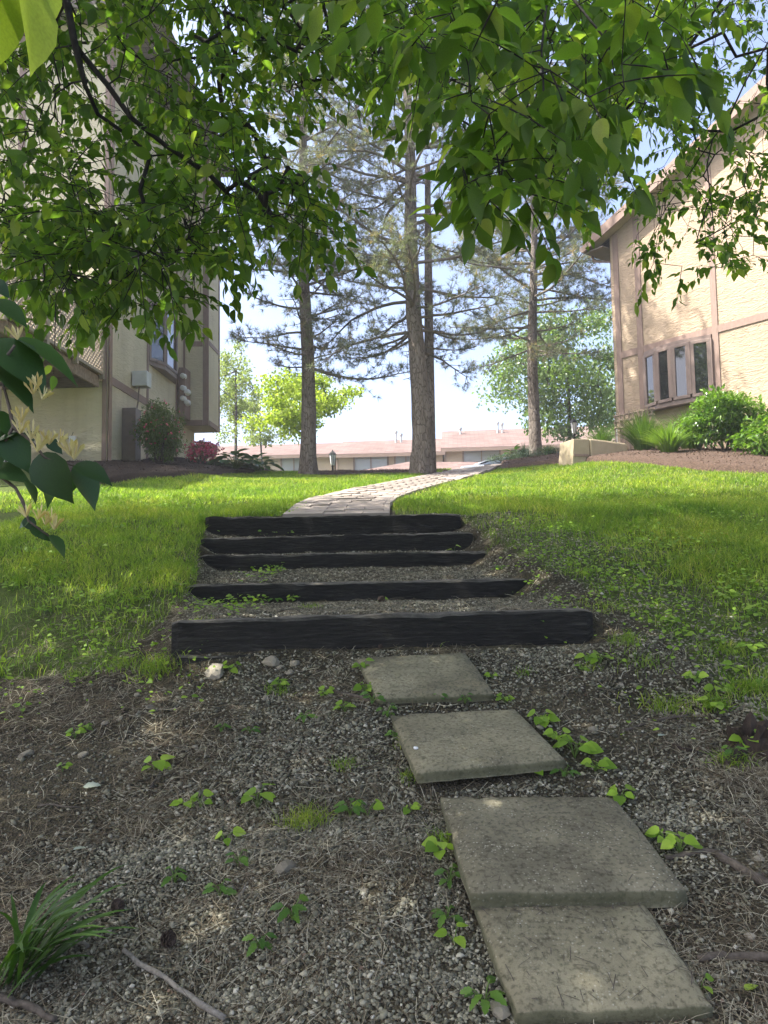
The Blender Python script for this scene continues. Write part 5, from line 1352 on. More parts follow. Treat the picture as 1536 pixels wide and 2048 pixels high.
hosta(470, 938, 18.2, 40, .36, 'broad dark green hosta clump at the rim of the dark mulch')
hosta(515, 938, 19.0, 30, .32, 'smaller hosta clump next to the larger one by the dark mulch')
hosta(1030, 925, 20.5, 18, .24, 'bright upright hosta at the foot of the dark slender pine', .8)
def fountain(u, v, d, n, H, spread, wid, mat, label, cat='ornamental grass', name='ornamental_grass', parts=0):
    b = px(u, v, d); base = Vector((b.x, d, gz(b.x, d) + .06)); root = empty(name, base, label, cat)
    V, F, R_ = [], [], []
    ks = 5
    for i in range(n):
        a_ = rng.uniform(0, 6.283); r_ = rng.random() ** .6; h = H * rng.uniform(.6, 1.05); sp = spread * r_ * rng.uniform(.5, 1.2)
        p0 = np.array(base) + np.array([math.cos(a_), math.sin(a_), 0]) * spread * .22 * r_
        sd = np.array([-math.sin(a_ + .4), math.cos(a_ + .4), 0]) * wid; k0 = len(V)
        for j in range(ks + 1):
            t = j / ks; c = p0 + np.array([math.cos(a_), math.sin(a_), 0]) * sp * t ** 1.7 + np.array([0, 0, h * (t - .42 * r_ * t ** 2.6)])
            w_ = (1 - t) ** .6 * min(1, .5 + t * 2); V += [c - sd * w_, c + sd * w_]
        for j in range(ks): F.append((k0 + 2 * j, k0 + 2 * j + 1, k0 + 2 * j + 3, k0 + 2 * j + 2)); R_.append((i * .618) % 1)
    V, F, R_ = np.array(V), np.array(F), np.array(R_)
    f = obj('blades', mesh_np('blades', V, F, R_), mat, root, base); f['kind'] = 'stuff'
fountain(1290, 908, 16.6, 1000, 1.12, .85, .006, 'fountain_grass', 'tall fine-bladed grass clump under the rustic trellis and window')
fountain(1384, 905, 15.6, 900, 1.08, .80, .006, 'fountain_grass', 'tall fine-bladed grass clump directly under the bow window sill')
fountain(1205, 895, 20.5, 500, 1.0, .60, .007, 'fountain_grass', 'dark green grass clump behind the low tan box')
fountain(1340, 935, 14.6, 420, .74, .60, .012, 'lily_leaf', 'short bright strap-leaved clump at the edge of the brown mulch', 'plant', 'strap_leaf_plant')
fountain(1098, 912, 19.2, 160, .42, .35, .008, 'fountain_grass', 'small spiky grass clump beside the low tan box')
fountain(1050, 922, 20.0, 120, .55, .35, .006, 'juniper_leaf', 'wispy silver grass tuft above the bright hosta')
shrub(1455, 935, 14.6, (1.15, .8, .62), 5600, .105, 'hydrangea_leaf', 'wide glossy yellow-green shrub under the stucco wall', LEAF_LO, stems=12, lift=.10, blobs=40, spread=.30)
shrub(1545, 945, 13.2, (.75, .6, .42), 2400, .10, 'hydrangea_leaf', 'lower glossy shrub spilling onto the mulch beside the wide one', LEAF_LO, stems=9, lift=.04)
shrub(1475, 880, 15.6, (.9, .3, .5), 900, .05, 'herb_leaf', 'wispy tall stems rising behind the wide glossy shrub', LEAF_NARROW, stems=20, lift=.35, blobs=30, spread=.25)
# creeping juniper
for u, v, d, r_ in ((1010, 932, 20.2, .55), (1055, 927, 19.7, .55), (1100, 922, 19.0, .55)):
    shrub(u, v, d, (r_, .4, .14), 1100, .05, 'juniper_leaf', {1010: 'low blue-green creeping juniper touching the top of the path', 1055: 'low blue-green creeping juniper below the bright upright hosta', 1100: 'low blue-green creeping juniper next to the low tan box'}[u], LEAF_NARROW, cat='shrub', name='creeping_juniper', stems=6, group='creeping junipers along the path head')

# rustic trellis leaning under the bow window
tx0, tz0 = on_rh(1246, 838); tx1, tz1 = on_rh(1320, 815)
tr = empty('rustic_trellis', RH_C + WX * ((tx0 + tx1) / 2) - WY * .3 - Vector((0, 0, RH_C.z - gz(*(RH_C + WX * ((tx0 + tx1) / 2) - WY * .3).xy))), 'rustic knobbly wooden trellis standing below the left pane of bow window', 'trellis', rz=RH_ANG)
LT = (tx1 - tx0); ht = (tz0 + tz1) / 2 + RH_C.z - tr.location.z
for i in range(9):
    xx = -LT / 2 + LT * i / 8; MB().tube([(xx, 0, -.1), (xx + rng.normal(0, .01), .0, ht * .5), (xx + rng.normal(0, .015), 0, ht + .05 * (i % 2))], .022, 6).build('upright', 'weathered_wood', tr)
for zz in (ht - .02, ht - .16, ht - .32):
    pts = [(-LT / 2 - .04 + (LT + .08) * i / 16, -.028 if i % 2 else .028, zz + rng.normal(0, .010)) for i in range(17)]
    MB().tube(pts, [.026 + .008 * (i % 3 == 0) for i in range(17)], 6).build('woven_rail', 'weathered_wood', tr)

# ------------------------------------------------------------------ foreground weeds, tufts, stones, sticks
LAND = [('lowest slab', px(*SL_A[0]).lerp(px(*SL_A[2]), .5)), ('pebbly slab', px(*SL_B[0]).lerp(px(*SL_B[2]), .5)), ('slab with the white pebble', px(*SL_C[0]).lerp(px(*SL_C[2]), .5)),
        ('topmost slab', px(*SL_D[0]).lerp(px(*SL_D[2]), .5)), ('middle of the bottom step', px(763, 1232, 4.76)), ('buried timber stub', px(345, 1280, 4.7)), ('pale curved twig', pg(1296, 1160)),
        ('second timber step', px(720, 1170, 5.95)), ('middle timber step', px(700, 1120, 7.0)), ('strap-leaved clump', pg(40, 1950)), ('long grey stick', pg(340, 1985)), ('rotten stump', pg(1500, 1480)),
        ('beige rock', pg(570, 1750)), ('dull brown stone', pg(52, 1512)), ('greenish stone', pg(430, 1352)), ('pale fallen leaf', pg(175, 1588)), ('honeysuckle flowers', pg(110, 1110)), ('surfacing root', pg(1440, 1720))]
LAND = [(n_, p.copy()) for n_, p in LAND]
def near_land(p):
    q = sorted(LAND, key=lambda q: (Vector((q[1].x, q[1].y)) - Vector((p[0], p[1]))).length)
    if (Vector((q[0][1].x, q[0][1].y)) - Vector((p[0], p[1]))).length < .22: return 'beside the ' + q[0][0]
    return 'between the %s and the %s' % (q[0][0], q[1][0])
NUMW = {2: 'two', 3: 'three', 4: 'four', 5: 'five', 6: 'six', 7: 'seven', 8: 'eight', 9: 'nine'}
WEED_ME = mesh_np('leaf', *leaf_template([(0.06, .26), (0.28, .42), (0.55, .36), (0.8, .18)], .15, .10), smooth=True)
SERR_ME = mesh_np('leaf', *leaf_template([(0.15, .16), (0.25, .24), (0.42, .19), (0.50, .26), (0.7, .14), (.78, .17)], .25, .12), smooth=True)
def weed(u, v, size, n, kind='broad'):
    size = size * 1.6; n = min(9, n + (2 if n > 3 else 0))
    p = pg(u, v); where = near_land(p)
    mat = 'weed_leaf' if kind == 'broad' else 'herb_leaf'
    lab = {'broad': '%s-leaved %syellow-green seedling ', 'herb': '%s-leaved %sdark toothed weed '}[kind] % (NUMW[n], 'tiny ' if size < .040 else ('big ' if size > .055 else '')) + where
    root = empty('seedling' if kind == 'broad' else 'weed', p, lab, 'weed', ('heart-leaved seedlings ' if kind == 'broad' else 'toothed weeds ') + where)
    H = size * rng.uniform(.8, 1.5)
    st = MB()
    for i in range(n):
        a_ = i * 2.4 + rng.uniform(0, 1); r_ = size * rng.uniform(.15, .7); h = H * (1 - .5 * i / max(n, 1)) * rng.uniform(.7, 1.1)
        q = p + Vector((math.cos(a_) * r_, math.sin(a_) * r_, h)); y = np.array([math.cos(a_), math.sin(a_), -.15 + rng.normal(0, .15)])
        Rm = frames(y[None], np.array([[rng.normal(0, .25), rng.normal(0, .3) - .55, 1.]]))[0]; s_ = size * rng.uniform(.7, 1.2)
        lf = obj('leaf', WEED_ME if kind == 'broad' else SERR_ME, mat, root, p)
        lf.matrix_basis = Matrix.Translation(q) @ (Matrix(Rm.tolist()) @ Matrix.Diagonal((s_, s_, s_))).to_4x4()
        st.tube([p, p + Vector((math.cos(a_) * r_ * .4, math.sin(a_) * r_ * .4, h * .65)), q], .0018, 4)
    st.build('stem', 'green_stem', root, poff=p)
B_, H_ = 'broad', 'herb'
WEEDS = [(44, 1430, .030, 3, B_), (293, 1375, .026, 3, B_), (460, 1350, .034, 4, B_), (310, 1545, .040, 4, B_), (150, 1478, .026, 5, B_), (170, 1465, .022, 4, B_), (125, 1545, .022, 3, B_), (370, 1615, .024, 4, B_), (400, 1618, .028, 3, B_),
         (515, 1625, .038, 4, B_), (700, 1640, .040, 5, H_), (735, 1640, .034, 3, B_), (450, 1690, .030, 3, B_), (475, 1735, .030, 5, H_), (350, 1770, .030, 5, H_), (440, 1800, .030, 4, H_), (585, 1850, .034, 8, H_), (520, 1905, .026, 5, H_),
         (560, 1380, .030, 7, B_), (610, 1440, .028, 9, H_), (445, 1465, .024, 8, H_), (500, 1470, .022, 5, H_), (690, 1430, .026, 5, B_), (650, 1395, .024, 6, B_), (730, 1390, .030, 8, B_), (722, 1345, .028, 6, B_), (745, 1415, .030, 6, H_), (775, 1440, .030, 8, H_), (790, 1480, .022, 5, H_),
         (800, 1400, .026, 6, H_), (880, 1405, .028, 7, H_), (930, 1408, .022, 5, H_), (985, 1360, .020, 4, B_), (1010, 1410, .024, 7, B_), (845, 1545, .036, 5, B_), (1065, 1545, .034, 7, B_), (1085, 1460, .036, 7, B_), (1120, 1490, .034, 9, B_), (1150, 1520, .046, 9, B_), (1190, 1545, .036, 7, B_), (1130, 1560, .032, 8, H_),
         (1240, 1605, .034, 6, B_), (1090, 1520, .026, 6, H_), (880, 1720, .034, 6, B_), (900, 1770, .034, 6, H_), (895, 1850, .028, 5, H_), (910, 1900, .026, 3, B_), (820, 1630, .022, 4, B_), (1330, 1690, .030, 5, B_), (1360, 1720, .034, 5, B_), (970, 2020, .034, 6, H_), (1400, 1990, .024, 3, B_),
         (1180, 1325, .034, 5, B_), (1200, 1330, .028, 5, B_), (1165, 1345, .020, 4, B_), (1075, 1260, .032, 5, H_), (1390, 1370, .030, 7, B_), (1430, 1430, .036, 6, B_), (1370, 1280, .036, 6, B_), (1340, 1250, .028, 6, B_), (1440, 1290, .026, 8, H_), (1500, 1310, .036, 7, B_), (1350, 1180, .030, 6, B_), (1450, 1200, .034, 7, B_), (1510, 1240, .032, 6, B_),
         (1290, 1160, .026, 6, B_), (1480, 1110, .030, 7, B_), (1420, 1090, .028, 6, B_), (1330, 1100, .028, 6, B_), (1240, 1110, .024, 6, H_), (1190, 1150, .024, 6, B_), (1060, 1170, .022, 4, B_), (908, 1112, .030, 2, B_), (550, 1205, .034, 9, H_), (585, 1205, .030, 8, B_), (480, 1130, .026, 5, H_), (560, 1140, .024, 5, H_), (700, 1130, .02, 4, H_), (1000, 1140, .022, 6, H_),
         (765, 1205, .020, 2, B_), (60, 1110, .030, 7, B_), (200, 1100, .034, 7, B_), (240, 1060, .034, 7, B_), (300, 1150, .028, 6, B_), (90, 1230, .030, 7, B_), (340, 1190, .026, 6, H_), (170, 1060, .030, 5, B_), (120, 1160, .03, 6, B_), (270, 1230, .028, 6, B_), (380, 1150, .026, 6, B_), (340, 1070, .03, 6, B_), (20, 1180, .032, 6, B_),
         (1490, 1500, .030, 8, B_), (1520, 1480, .030, 6, B_), (1470, 1520, .028, 7, H_), (1440, 1390, .028, 7, B_), (1530, 1380, .034, 7, B_), (1470, 1350, .032, 6, B_)]
for q in WEEDS: weed(*q)
# countless small low leaves creeping through the turf edge
def cover_density(x, y):
    e = np.where(x > .6, right_patch(x, y) * (y < 9.5), left_patch(x, y) * (y < 9.0))
    return np.clip((1.05 - np.abs(e - .55)) * sstep(vnoise(x, y, 1.5, 21), .42, .75), 0, 1) * (x * x > .8)
x, y = scatter_xy(26000, -3.6, 5.0, 4.2, 9.5, cover_density)
x, y = np.concatenate([x, rng.uniform(1.1, 3.8, 4200), rng.uniform(-3, -1.0, 700)]), np.concatenate([y, rng.uniform(3.6, 7.8, 4200), rng.uniform(4, 6, 700)])
k = rng.random(len(x)) < np.where(y < 9, .15 + sstep(vnoise(x, y, 2.4, 33), .35, .6), 1); x, y = x[k], y[k]
z = litter_base(x, y); k = view_ok(x, y, z); x, y, z = x[k], y[k], z[k]; m = len(x); aa = rng.uniform(0, 6.28, m)
put(batch(LEAF_ROUND, np.stack([x, y, z + rng.uniform(.02, .075, m)], -1), frames(np.stack([np.cos(aa), np.sin(aa), rng.normal(0, .25, m)], -1), np.stack([rng.normal(0, .3, m), rng.normal(0, .3, m) - .4, np.ones(m)], -1)), rng.uniform(.012, .040, m)))
meta(obj('ground_cover', flush('ground_cover', 'weed_leaf', True), 'weed_leaf'), 'tiny creeping leaves threading the thin turf on the bank', 'ground cover', kind='stuff')
# grass tufts
def tuft(u, v, n, ln, wid, spread, label_head='grass tuft '):
    label_head = ('sparse thin ' if n < 55 else 'small ' if n < 95 else 'thick ' if n < 150 else 'large dense ') + label_head; spread *= .75
    p = pg(u, v); where = near_land(p)
    x = p.x + rng.normal(0, spread, n); y = p.y + rng.normal(0, spread * .7, n); z = litter_base(x, y)
    put(blades(x, y, z - .004, ln * rng.uniform(.5, 1.1, n), wid * rng.uniform(.7, 1.2, n), .6, .5))
    label_head = ('short ' if ln < .065 else 'tall ' if ln > .095 else '') + label_head
    meta(obj('grass_tuft', flush('grass_tuft', 'grass_blade'), 'grass_blade'), label_head + where, 'grass tuft', label_head + where)
for q in [(610, 1650, 230, .09, .003, .055), (690, 1535, 90, .06, .003, .045), (310, 1345, 220, .12, .004, .10), (245, 1335, 160, .10, .004, .09), (150, 1360, 90, .07, .004, .06), (555, 1385, 60, .07, .0035, .05), (1050, 1350, 60, .05, .003, .035), (1250, 1290, 110, .10, .0035, .07), (1180, 1340, 60, .06, .003, .05),
          (1330, 1420, 160, .09, .004, .10), (1430, 1420, 110, .12, .006, .06), (1500, 1390, 120, .12, .006, .08), (1450, 1310, 160, .10, .004, .12), (810, 1500, 50, .08, .003, .03), (820, 1560, 50, .07, .003, .03), (890, 1690, 60, .07, .003, .035), (620, 1215, 60, .06, .0035, .05), (880, 1290, 40, .06, .003, .05), (640, 1070, 30, .07, .003, .04), (450, 1070, 30, .06, .003, .05), (760, 1066, 40, .06, .003, .05),
          (830, 1098, 40, .05, .003, .05), (1465, 1530, 120, .08, .004, .06), (340, 1150, 120, .09, .004, .12), (1160, 1150, 100, .08, .004, .10), (1210, 1220, 110, .09, .004, .12), (1290, 1330, 110, .08, .004, .12), (400, 1265, 60, .08, .004, .06), (980, 1100, 50, .06, .003, .07)]:
    tuft(*q)
# strap-leaved clump at the lower left
scp = pg(40, 1962); scr = empty('strap_leaved_clump', scp, 'dark green strap-leaved clump arching over the pine straw', 'plant')
for i in range(38):
    a_ = rng.normal(-.05, .8); up = rng.uniform(.9, 2.2); L = rng.uniform(.30, .58); hw = rng.uniform(.009, .016)
    p0 = np.array(scp) + np.array([rng.normal(-.02, .04), rng.normal(0, .035), -.01]); dr = np.array([math.cos(a_), math.sin(a_) * .8, up]); dr /= np.linalg.norm(dr)
    sd = np.cross(dr, [.2, -1, .1]); sd /= np.linalg.norm(sd); V = []; ks = 8
    sd = np.cross(dr, np.array([-dr[1], dr[0], 0]) + 1e-3); sd = np.array([-dr[1], dr[0], .2]) ; sd /= np.linalg.norm(sd)
    for j in range(ks + 1):
        t = j / ks; c = p0 + dr * L * t + np.array([dr[0], dr[1], 0]) * .12 * L * t * t + np.array([0, 0, -.34 * L * t ** 2.4]); w_ = hw * min(1, .45 + 1.8 * t) * (1 - t ** 3) + .0004
        nrm = np.cross(sd, dr); V += [c - sd * w_, c + nrm * w_ * .3, c + sd * w_]
    F = []
    for j in range(ks): F += [(3 * j, 3 * j + 1, 3 * j + 4, 3 * j + 3), (3 * j + 1, 3 * j + 2, 3 * j + 5, 3 * j + 4)]
    obj('blade', mesh_np('blade', np.array(V), np.array(F), smooth=True), 'strap_leaf', scr, scp)
# stones
from mathutils import noise as mnoise
import bmesh
def stone_mesh(seed, sub=2):
    bm = bmesh.new(); bmesh.ops.create_icosphere(bm, subdivisions=sub, radius=1.0)
    for v_ in bm.verts:
        n_ = mnoise.noise(v_.co * 1.1 + Vector((seed * 3.1, 0, 0))) * .45 + mnoise.noise(v_.co * 2.6 + Vector((0, seed, 0))) * .18
        v_.co *= 1 + n_
        v_.co.x = max(min(v_.co.x, .85), -.9)
    me = bpy.data.meshes.new('stone'); bm.to_mesh(me); bm.free(); return me
SM = [stone_mesh(i) for i in range(5)]
STONES = [(570, 1745, 22, 'angular beige rock lying among the gravel'), (543, 1330, 17, 'flat pale stone below the bottom timber step'), (430, 1352, 20, 'rounded greenish stone near the left end of the bottom step'), (590, 1332, 12, None), (580, 1350, 9, None), (560, 1338, 8, None), (725, 1697, 7, None), (52, 1512, 14, 'dull brown stone in pine straw near the pale fallen leaf'), (166, 1514, 10, None),
          (570, 1936, 10, 'smooth round tan pebble near the strap-leaved clump'), (4, 1945, 14, 'whitish stone beside the strap-leaved clump'), (727, 1785, 9, None), (1182, 1467, 10, None), (1225, 1456, 8, None), (1518, 1722, 12, None), (955, 1120, 10, 'pale stone at the right end of the middle timber step'), (1240, 1372, 8, None), (1272, 1378, 7, None), (1365, 1682, 12, None), (1460, 1735, 8, None), (1500, 1880, 10, None),
          (300, 1420, 9, None), (210, 1450, 9, None), (660, 1395, 7, None), (530, 1400, 7, None), (275, 1395, 8, None), (390, 1500, 7, None), (1000, 2035, 20, 'grey stone wedged by the lowest slab corner'), (520, 1830, 6, None), (760, 1860, 6, None), (700, 1950, 7, None), (1380, 1745, 7, None), (1130, 1690, 4, None)]
for i, (u, v, r_, lab) in enumerate(STONES):
    if (u, v) == (1130, 1690): continue
    p = pg(u, v); s_ = r_ * p.y / F_PX
    o = obj('stone', SM[i % 5], 'field_stone'); o.location = p + Vector((0, 0, s_ * .25)); o.rotation_euler = (rng.normal(0, .2), rng.normal(0, .2), rng.uniform(0, 6.28)); o.scale = (s_ * rng.uniform(1, 1.3), s_ * rng.uniform(.7, 1), s_ * rng.uniform(.45, .7))
    w_ = near_land(p); meta(o, lab or (('tiny' if r_ < 7.5 else 'small' if r_ < 9.5 else 'fist-sized') + ' loose grey stone ' + w_), 'stone', None if lab else 'loose stones ' + w_)
pp = px(841, 1494, 3.5); pc = (px(*SL_C[0]) + px(*SL_C[1]) + px(*SL_C[2]) + px(*SL_C[3])) / 4
fl_ = px(*SL_C[3]); bl_c = px(*SL_C[0]); tq = .32; wp_ = fl_.lerp(bl_c, tq) + (px(*SL_C[2]) - fl_) * .05
pbm = SM[2].copy(); pbm.materials.clear(); o = obj('pebble', pbm, 'white_paint'); o.location = wp_ + Vector((0, 0, .004)); o.scale = (.012, .009, .007); meta(o, 'white pebble resting on a concrete slab', 'pebble')
# sticks and roots
def stick(pts_px, r0, r1, mat, label, name='stick', lift=.012):
    P_ = [pg(u, v) for u, v in pts_px]; pts = []
    for a_, b_ in zip(P_[:-1], P_[1:]):
        for k in range(5):
            q = a_.lerp(b_, k / 5); q.z = gz(q.x, q.y) + lift + rng.normal(0, .003); pts.append(q + Vector((rng.normal(0, .002), rng.normal(0, .002), 0)))
    q = P_[-1]; q.z += lift; pts.append(q); n = len(pts)
    o = MB().tube(pts, [(r0 + (r1 - r0) * i / (n - 1)) * rng.uniform(.85, 1.15) for i in range(n)], 8).build(name, mat, smooth=True)
    return meta(o, label, 'stick' if name != 'root' else 'root')
stick([(246, 1927), (330, 1975), (450, 2052)], .0075, .009, 'grey_stick', 'long smooth grey stick lying across pine straw', lift=.02)
stick([(492, 1778), (474, 1818)], .006, .004, 'grey_stick', 'short thick grey twig above the beige rock')
stick([(1330, 1725), (1425, 1712), (1480, 1745), (1560, 1795)], .010, .019, 'twig_bark', 'thick brown root surfacing beside the pebbly slab', 'root')
stick([(1395, 1925), (1460, 1928), (1580, 1936)], .011, .015, 'twig_bark', 'thick straight brown root beside the lowest slab', 'root')
stick([(635, 1378), (690, 1392), (752, 1412)], .008, .012, 'twig_bark', 'brown root running up to the topmost slab', 'root')
stick([(1275, 1132), (1296, 1160), (1300, 1192)], .007, .005, 'grey_stick', 'curved pale twig lying in grass of the bank')
stick([(130, 1890), (176, 1905)], .007, .006, 'grey_stick', 'dark twig beside the strap-leaved clump')
stick([(-10, 2010), (60, 2035), (110, 2052)], .012, .010, 'twig_bark', 'dark bark-covered branch below the strap-leaved clump')
stick([(1310, 1450), (1375, 1436)], .009, .006, 'twig_bark', 'short dark twig between slab weeds and the rotten stump')
stick([(1245, 1470), (1290, 1452)], .008, .005, 'twig_bark', 'broken brown twig near the slab with the white pebble')
stick([(1345, 1500), (1395, 1512)], .008, .010, 'rotten_wood', 'blackened broken twig below the rotten stump')
stick([(300, 1585), (335, 1530)], .004, .003, 'twig_bark', 'thin dark twig between the pale fallen leaf and a tall seedling')
stick([(75, 1622), (160, 1625)], .004, .003, 'twig_bark', 'thin dark twig under the pale fallen leaf')
stick([(1290, 1655), (1370, 1690)], .010, .014, 'twig_bark', 'brown root end by the corner of pebbly slab', 'root')
# rotten stump
sp = pg(1505, 1492); st_ = empty('rotten_stump', sp, 'dark rotten tree stump crumbling among weeds', 'stump')
V, Fc = [], []; nr = 22
for i, (rr, zz) in enumerate(((.15, -.08), (.12, .01), (.10, .05), (.09, .085))):
    for k in range(nr):
        a_ = 2 * math.pi * k / nr; j = 1 + .8 * (vnoise(k * .7, i * .9, 1, 77) - .5); V.append(sp + Vector((math.cos(a_) * rr * j, math.sin(a_) * rr * j, zz + (.14 * (vnoise(k * 1.1, 3, 1, 5) - .5) if i == 3 else 0))))
V.append(sp + Vector((0, 0, .01)))
for i in range(3):
    for k in range(nr): Fc.append((i * nr + k, i * nr + (k + 1) % nr, (i + 1) * nr + (k + 1) % nr, (i + 1) * nr + k))
for k in range(nr): Fc.append((3 * nr + k, 3 * nr + (k + 1) % nr, 4 * nr))
MB().add(V, Fc).build('stump_wood', 'rotten_wood', st_, poff=sp)
for k in range(3):
    a_ = -2.4 + k * .9; q = [sp + Vector((math.cos(a_) * r_, math.sin(a_) * r_, 0)) for r_ in (.09, .18, .28)]
    for p_ in q: p_.z = gz(p_.x, p_.y) + .02
    MB().tube(q, [.035, .025, .012], 8).build('root', 'rotten_wood', st_, smooth=True, poff=sp)
# pine cones
def cone(u, v, s_, label):
    p = pg(u, v); root = empty('pine_cone', p, label, 'pine cone'); L = s_
    MB().lathe([(.12 * L, 0), (.25 * L, .3 * L), (.15 * L, .8 * L), (.02 * L, L)], 8).build('core', 'cone_scale', root)
    V = []; ce = MB()
    for i in range(46):
        t = i / 46; a_ = i * 2.399; r_ = L * (.48 * math.sin(math.pi * (.18 + .75 * t))); z = L * t * .95
        y = np.array([math.cos(a_), math.sin(a_), .55]); Rm = Matrix(frames(y[None], np.array([[0, 0, 1.]]))[0].tolist())
        ce.box(Vector((math.cos(a_) * r_ * .7, math.sin(a_) * r_ * .7, z)), (.20 * L, .30 * L, .05 * L), Rm, (i * .37) % 1)
    ce.build('scales', 'cone_scale', root)['kind'] = 'stuff'
    root.rotation_euler = (math.radians(75), 0, rng.uniform(0, 6.28)); root.location = p + Vector((0, 0, .45 * s_))
cone(330, 1893, .055, 'dark open pine cone beside the long grey stick')
cone(238, 1842, .05, 'dark pine cone near the strap-leaved clump blades')
cone(757, 1207, .055, 'dark pine cone on the gravel tread above the bottom step')
cone(758, 1302, .035, 'small black pine cone at the edge of the topmost slab')
# fallen leaves
for (u, v, s_, lab) in ((175, 1588, .075, 'pale grey-green fallen leaf on pine straw'), (1325, 1484, .045, 'pale fallen leaf on soil near the rotten stump'), (280, 1640, .04, 'dull green fallen leaf below the pale grey one'), (155, 1712, .05, 'fallen green leaf above the strap-leaved clump')):
    p = pg(u, v); o = obj('fallen_leaf', SERR_ME.copy(), None); o.data.materials.clear(); o.data.materials.append(MATS['dead_leaf'])
    o.location = p + Vector((-.02, 0, .02)); o.rotation_euler = (rng.normal(.25, .1), rng.normal(0, .2), rng.uniform(-1.9, -1.2)); o.scale = (s_ * 1.5, s_, s_); meta(o, lab, 'leaf')
p = pg(1512, 1992); o = obj('fallen_leaf', WEED_ME.copy(), None); o.data.materials.clear(); o.data.materials.append(MATS['weed_leaf'])
o.location = p + Vector((-.03, 0, .015)); o.rotation_euler = (.2, 0, -1.2); o.scale = (.035, .05, .05); meta(o, 'yellow-green fallen leaf on gravel beside the lowest slab', 'leaf')

# ------------------------------------------------------------------ honeysuckle spray close at the left
hs_d = .86
hb_ = px(-260, 1000, .9); hbase = Vector((hb_.x - .05, .9, gz(hb_.x, .9)))
hs = empty('honeysuckle_bush', hbase, 'honeysuckle spray with dark rounded leaves and cream flowers close by', 'shrub')
HL_ME = mesh_np('leaf', *leaf_template([(0.05, .14), (0.16, .27), (0.36, .345), (0.58, .29), (0.78, .16), (.90, .06)], .22, .12), smooth=True)
HL_TOP = HL_ME.copy()
def hleaf(u0, v0, u1, v1, wpx, d=hs_d, dd=.0, me=None, mat='honeysuckle_leaf', tilt=None):
    a_, b_ = px(u0, v0, d), px(u1, v1, d + dd); y = b_ - a_; L = y.length
    view = -((a_ + b_) / 2).normalized(); wantw = wpx * d / F_PX; full = L * .69
    c = max(.15, min(1, wantw / full)); ang = math.acos(c) * (1 if tilt is None else tilt)
    yy = y.normalized(); n0 = (view - yy * view.dot(yy)).normalized(); n_ = Matrix.Rotation(ang, 3, yy) @ n0
    if n_.z < 0: n_ = Matrix.Rotation(-ang, 3, yy) @ n0
    Rm = frames(np.array(yy)[None], np.array(n_)[None])[0]; sx = L * max(1, wantw / full)
    lf = obj('leaf', HL_ME if mat == 'honeysuckle_leaf' else HL_TOP, mat, hs, hbase)
    lf.matrix_basis = Matrix.Translation(a_) @ (Matrix(Rm.tolist()) @ Matrix.Diagonal((sx, L, L))).to_4x4()
for q in [(-18, 680, 104, 770, 72), (30, 676, 170, 748, 26, .88, .02), (-15, 735, 80, 806, 34), (78, 908, 138, 1006, 78), (148, 930, 228, 958, 34), (150, 932, 202, 1012, 46, .88), (85, 925, 112, 1012, 34, .92), (0, 862, 62, 938, 66), (-25, 938, 62, 952, 36), (50, 962, 80, 1003, 16), (-20, 822, 40, 874, 36), (-20, 870, 12, 930, 30), (148, 940, 150, 985, 24, .9),
          (60, 1040, 34, 1054, 14), (50, 1035, 72, 1062, 26), (62, 1054, 88, 1076, 20), (80, 1068, 104, 1080, 16), (99, 1070, 137, 1110, 20), (-20, 560, 20, 590, 30, 1.2), (-20, 600, 60, 640, 30, 1.3), (-20, 880, 40, 850, 26), (40, 890, 75, 860, 28, .9), (95, 880, 125, 905, 26, .92), (-30, 700, 30, 740, 50, .9)]: hleaf(*q)
for q in [(-34, -60, 28, 128, 58, .8), (40, -70, 106, 136, 52, .8), (0, -90, 60, 60, 80, .82), (60, -80, 120, 40, 44, .84)]: hleaf(*q, mat='maple_leaf')  # brighter leaf colour than the rest, standing in for light from behind
MB().tube([px(-330, 900, .9), px(-300, 300, .85), px(-120, -140, .82), px(10, -90, .8), px(70, -85, .82)], [.008, .006, .004, .0025, .0015], 6).build('stem', 'twig_bark', hs, smooth=True, poff=hbase)
def hstem(pts, r_): MB().tube(pts, r_, 6).build('stem', 'twig_bark', hs, smooth=True, poff=hbase)
hstem([hbase, px(-330, 900, .9), px(-120, 800, .87), px(-10, 745, .86), px(30, 690, .86)], [.009, .007, .004, .0022, .0015])
hstem([px(-120, 800, .87), px(6, 767, .86), px(20, 820, .86), px(26, 855, .86), px(60, 880, .86), px(90, 915, .86), px(150, 932, .86)], [.003, .0022, .002, .002, .0018, .0016, .0012])
hstem([px(26, 855, .86), px(0, 900, .86), px(-10, 945, .86), px(31, 976, .86), px(44, 1000, .86), px(51, 1018, .86), px(57, 1042, .86), px(99, 1073, .86)], [.002, .002, .002, .0018, .0022, .0016, .0014, .001])
PET = leaf_template([(.15, .05), (.5, .07), (.8, .10)], -.35, .25)
PET_ME = mesh_np('petal', PET[0], PET[1], smooth=True)
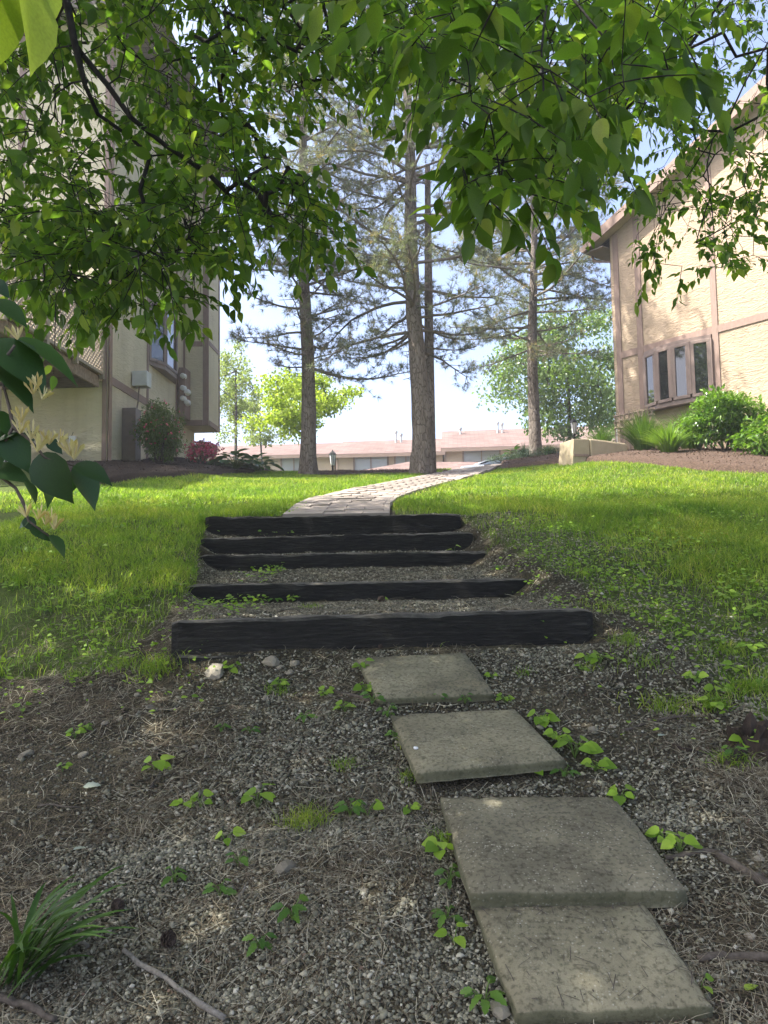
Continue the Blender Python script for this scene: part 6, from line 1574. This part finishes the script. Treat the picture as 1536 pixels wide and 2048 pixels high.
def hflower(u, v, s_, ang, d=hs_d, n=6):
    p = px(u, v, d - .01); fl = MB(); base = Vector((math.cos(ang) * .5, 0.1, math.sin(ang)))
    fo = bpy.data.objects.new('flower', None); link(fo, hs, hbase)
    for i in range(n):
        a_ = 2 * math.pi * i / n; y = (base + Vector((math.cos(a_), math.sin(a_) * .6, math.sin(a_ + 1))) * .45).normalized(); nn = Vector((math.cos(a_ + 1), -1, math.sin(a_)))
        Rm = frames(np.array(y)[None], np.array(nn)[None])[0]; L = s_ * rng.uniform(.8, 1.15)
        L *= .85; o = obj('petal', PET_ME, 'cream_petal', fo); o.matrix_parent_inverse = Matrix.Translation(hbase).inverted() @ Matrix.Identity(4)
        o.matrix_parent_inverse = Matrix.Identity(4)
        o.matrix_basis = Matrix.Translation(p) @ (Matrix(Rm.tolist()) @ Matrix.Diagonal((L, L, L))).to_4x4()
for (u, v, s_, a_) in ((66, 790, .022, 1.2), (84, 800, .020, .6), (75, 775, .018, 1.6), (42, 846, .022, 1.3), (40, 868, .020, 1.0), (62, 880, .024, 1.2), (74, 905, .024, .9), (84, 895, .024, 1.3), (98, 890, .022, 1.0), (118, 888, .020, .7), (148, 920, .026, 1.1), (140, 912, .024, 1.5), (52, 1035, .018, 1.6), (75, 1040, .020, .8), (90, 1050, .020, .8), (108, 1060, .022, 1.0), (100, 1045, .018, 1.2), (35, 680, .020, 1.5)):
    hflower(u, v, s_, a_)
# ------------------------------------------------------------------ hazy air
def haze():
    m = bpy.data.materials.new('haze'); m.use_nodes = True; nt = m.node_tree; nt.nodes.clear()
    out = nt.nodes.new('ShaderNodeOutputMaterial'); v = nt.nodes.new('ShaderNodeVolumePrincipled')
    v.inputs['Color'].default_value = (.96, .97, 1, 1); v.inputs['Density'].default_value = 0.0024; v.inputs['Anisotropy'].default_value = .3
    nt.links.new(v.outputs[0], out.inputs['Volume']); MATS['haze'] = m
    z0, z1 = -5.0, 18.5
    o = MB().box((0, 60, (z0 + z1) / 2), (500, 370, z1 - z0)).build('haze', 'haze'); meta(o, 'pale even haze in the air over lawn and houses', 'haze', kind='stuff')
haze()
print('objects', len(bpy.data.objects), 'tris', sum(sum(len(p.vertices) - 2 for p in m_.polygons) if len(m_.polygons) < 20000 else len(m_.polygons) for m_ in bpy.data.meshes))
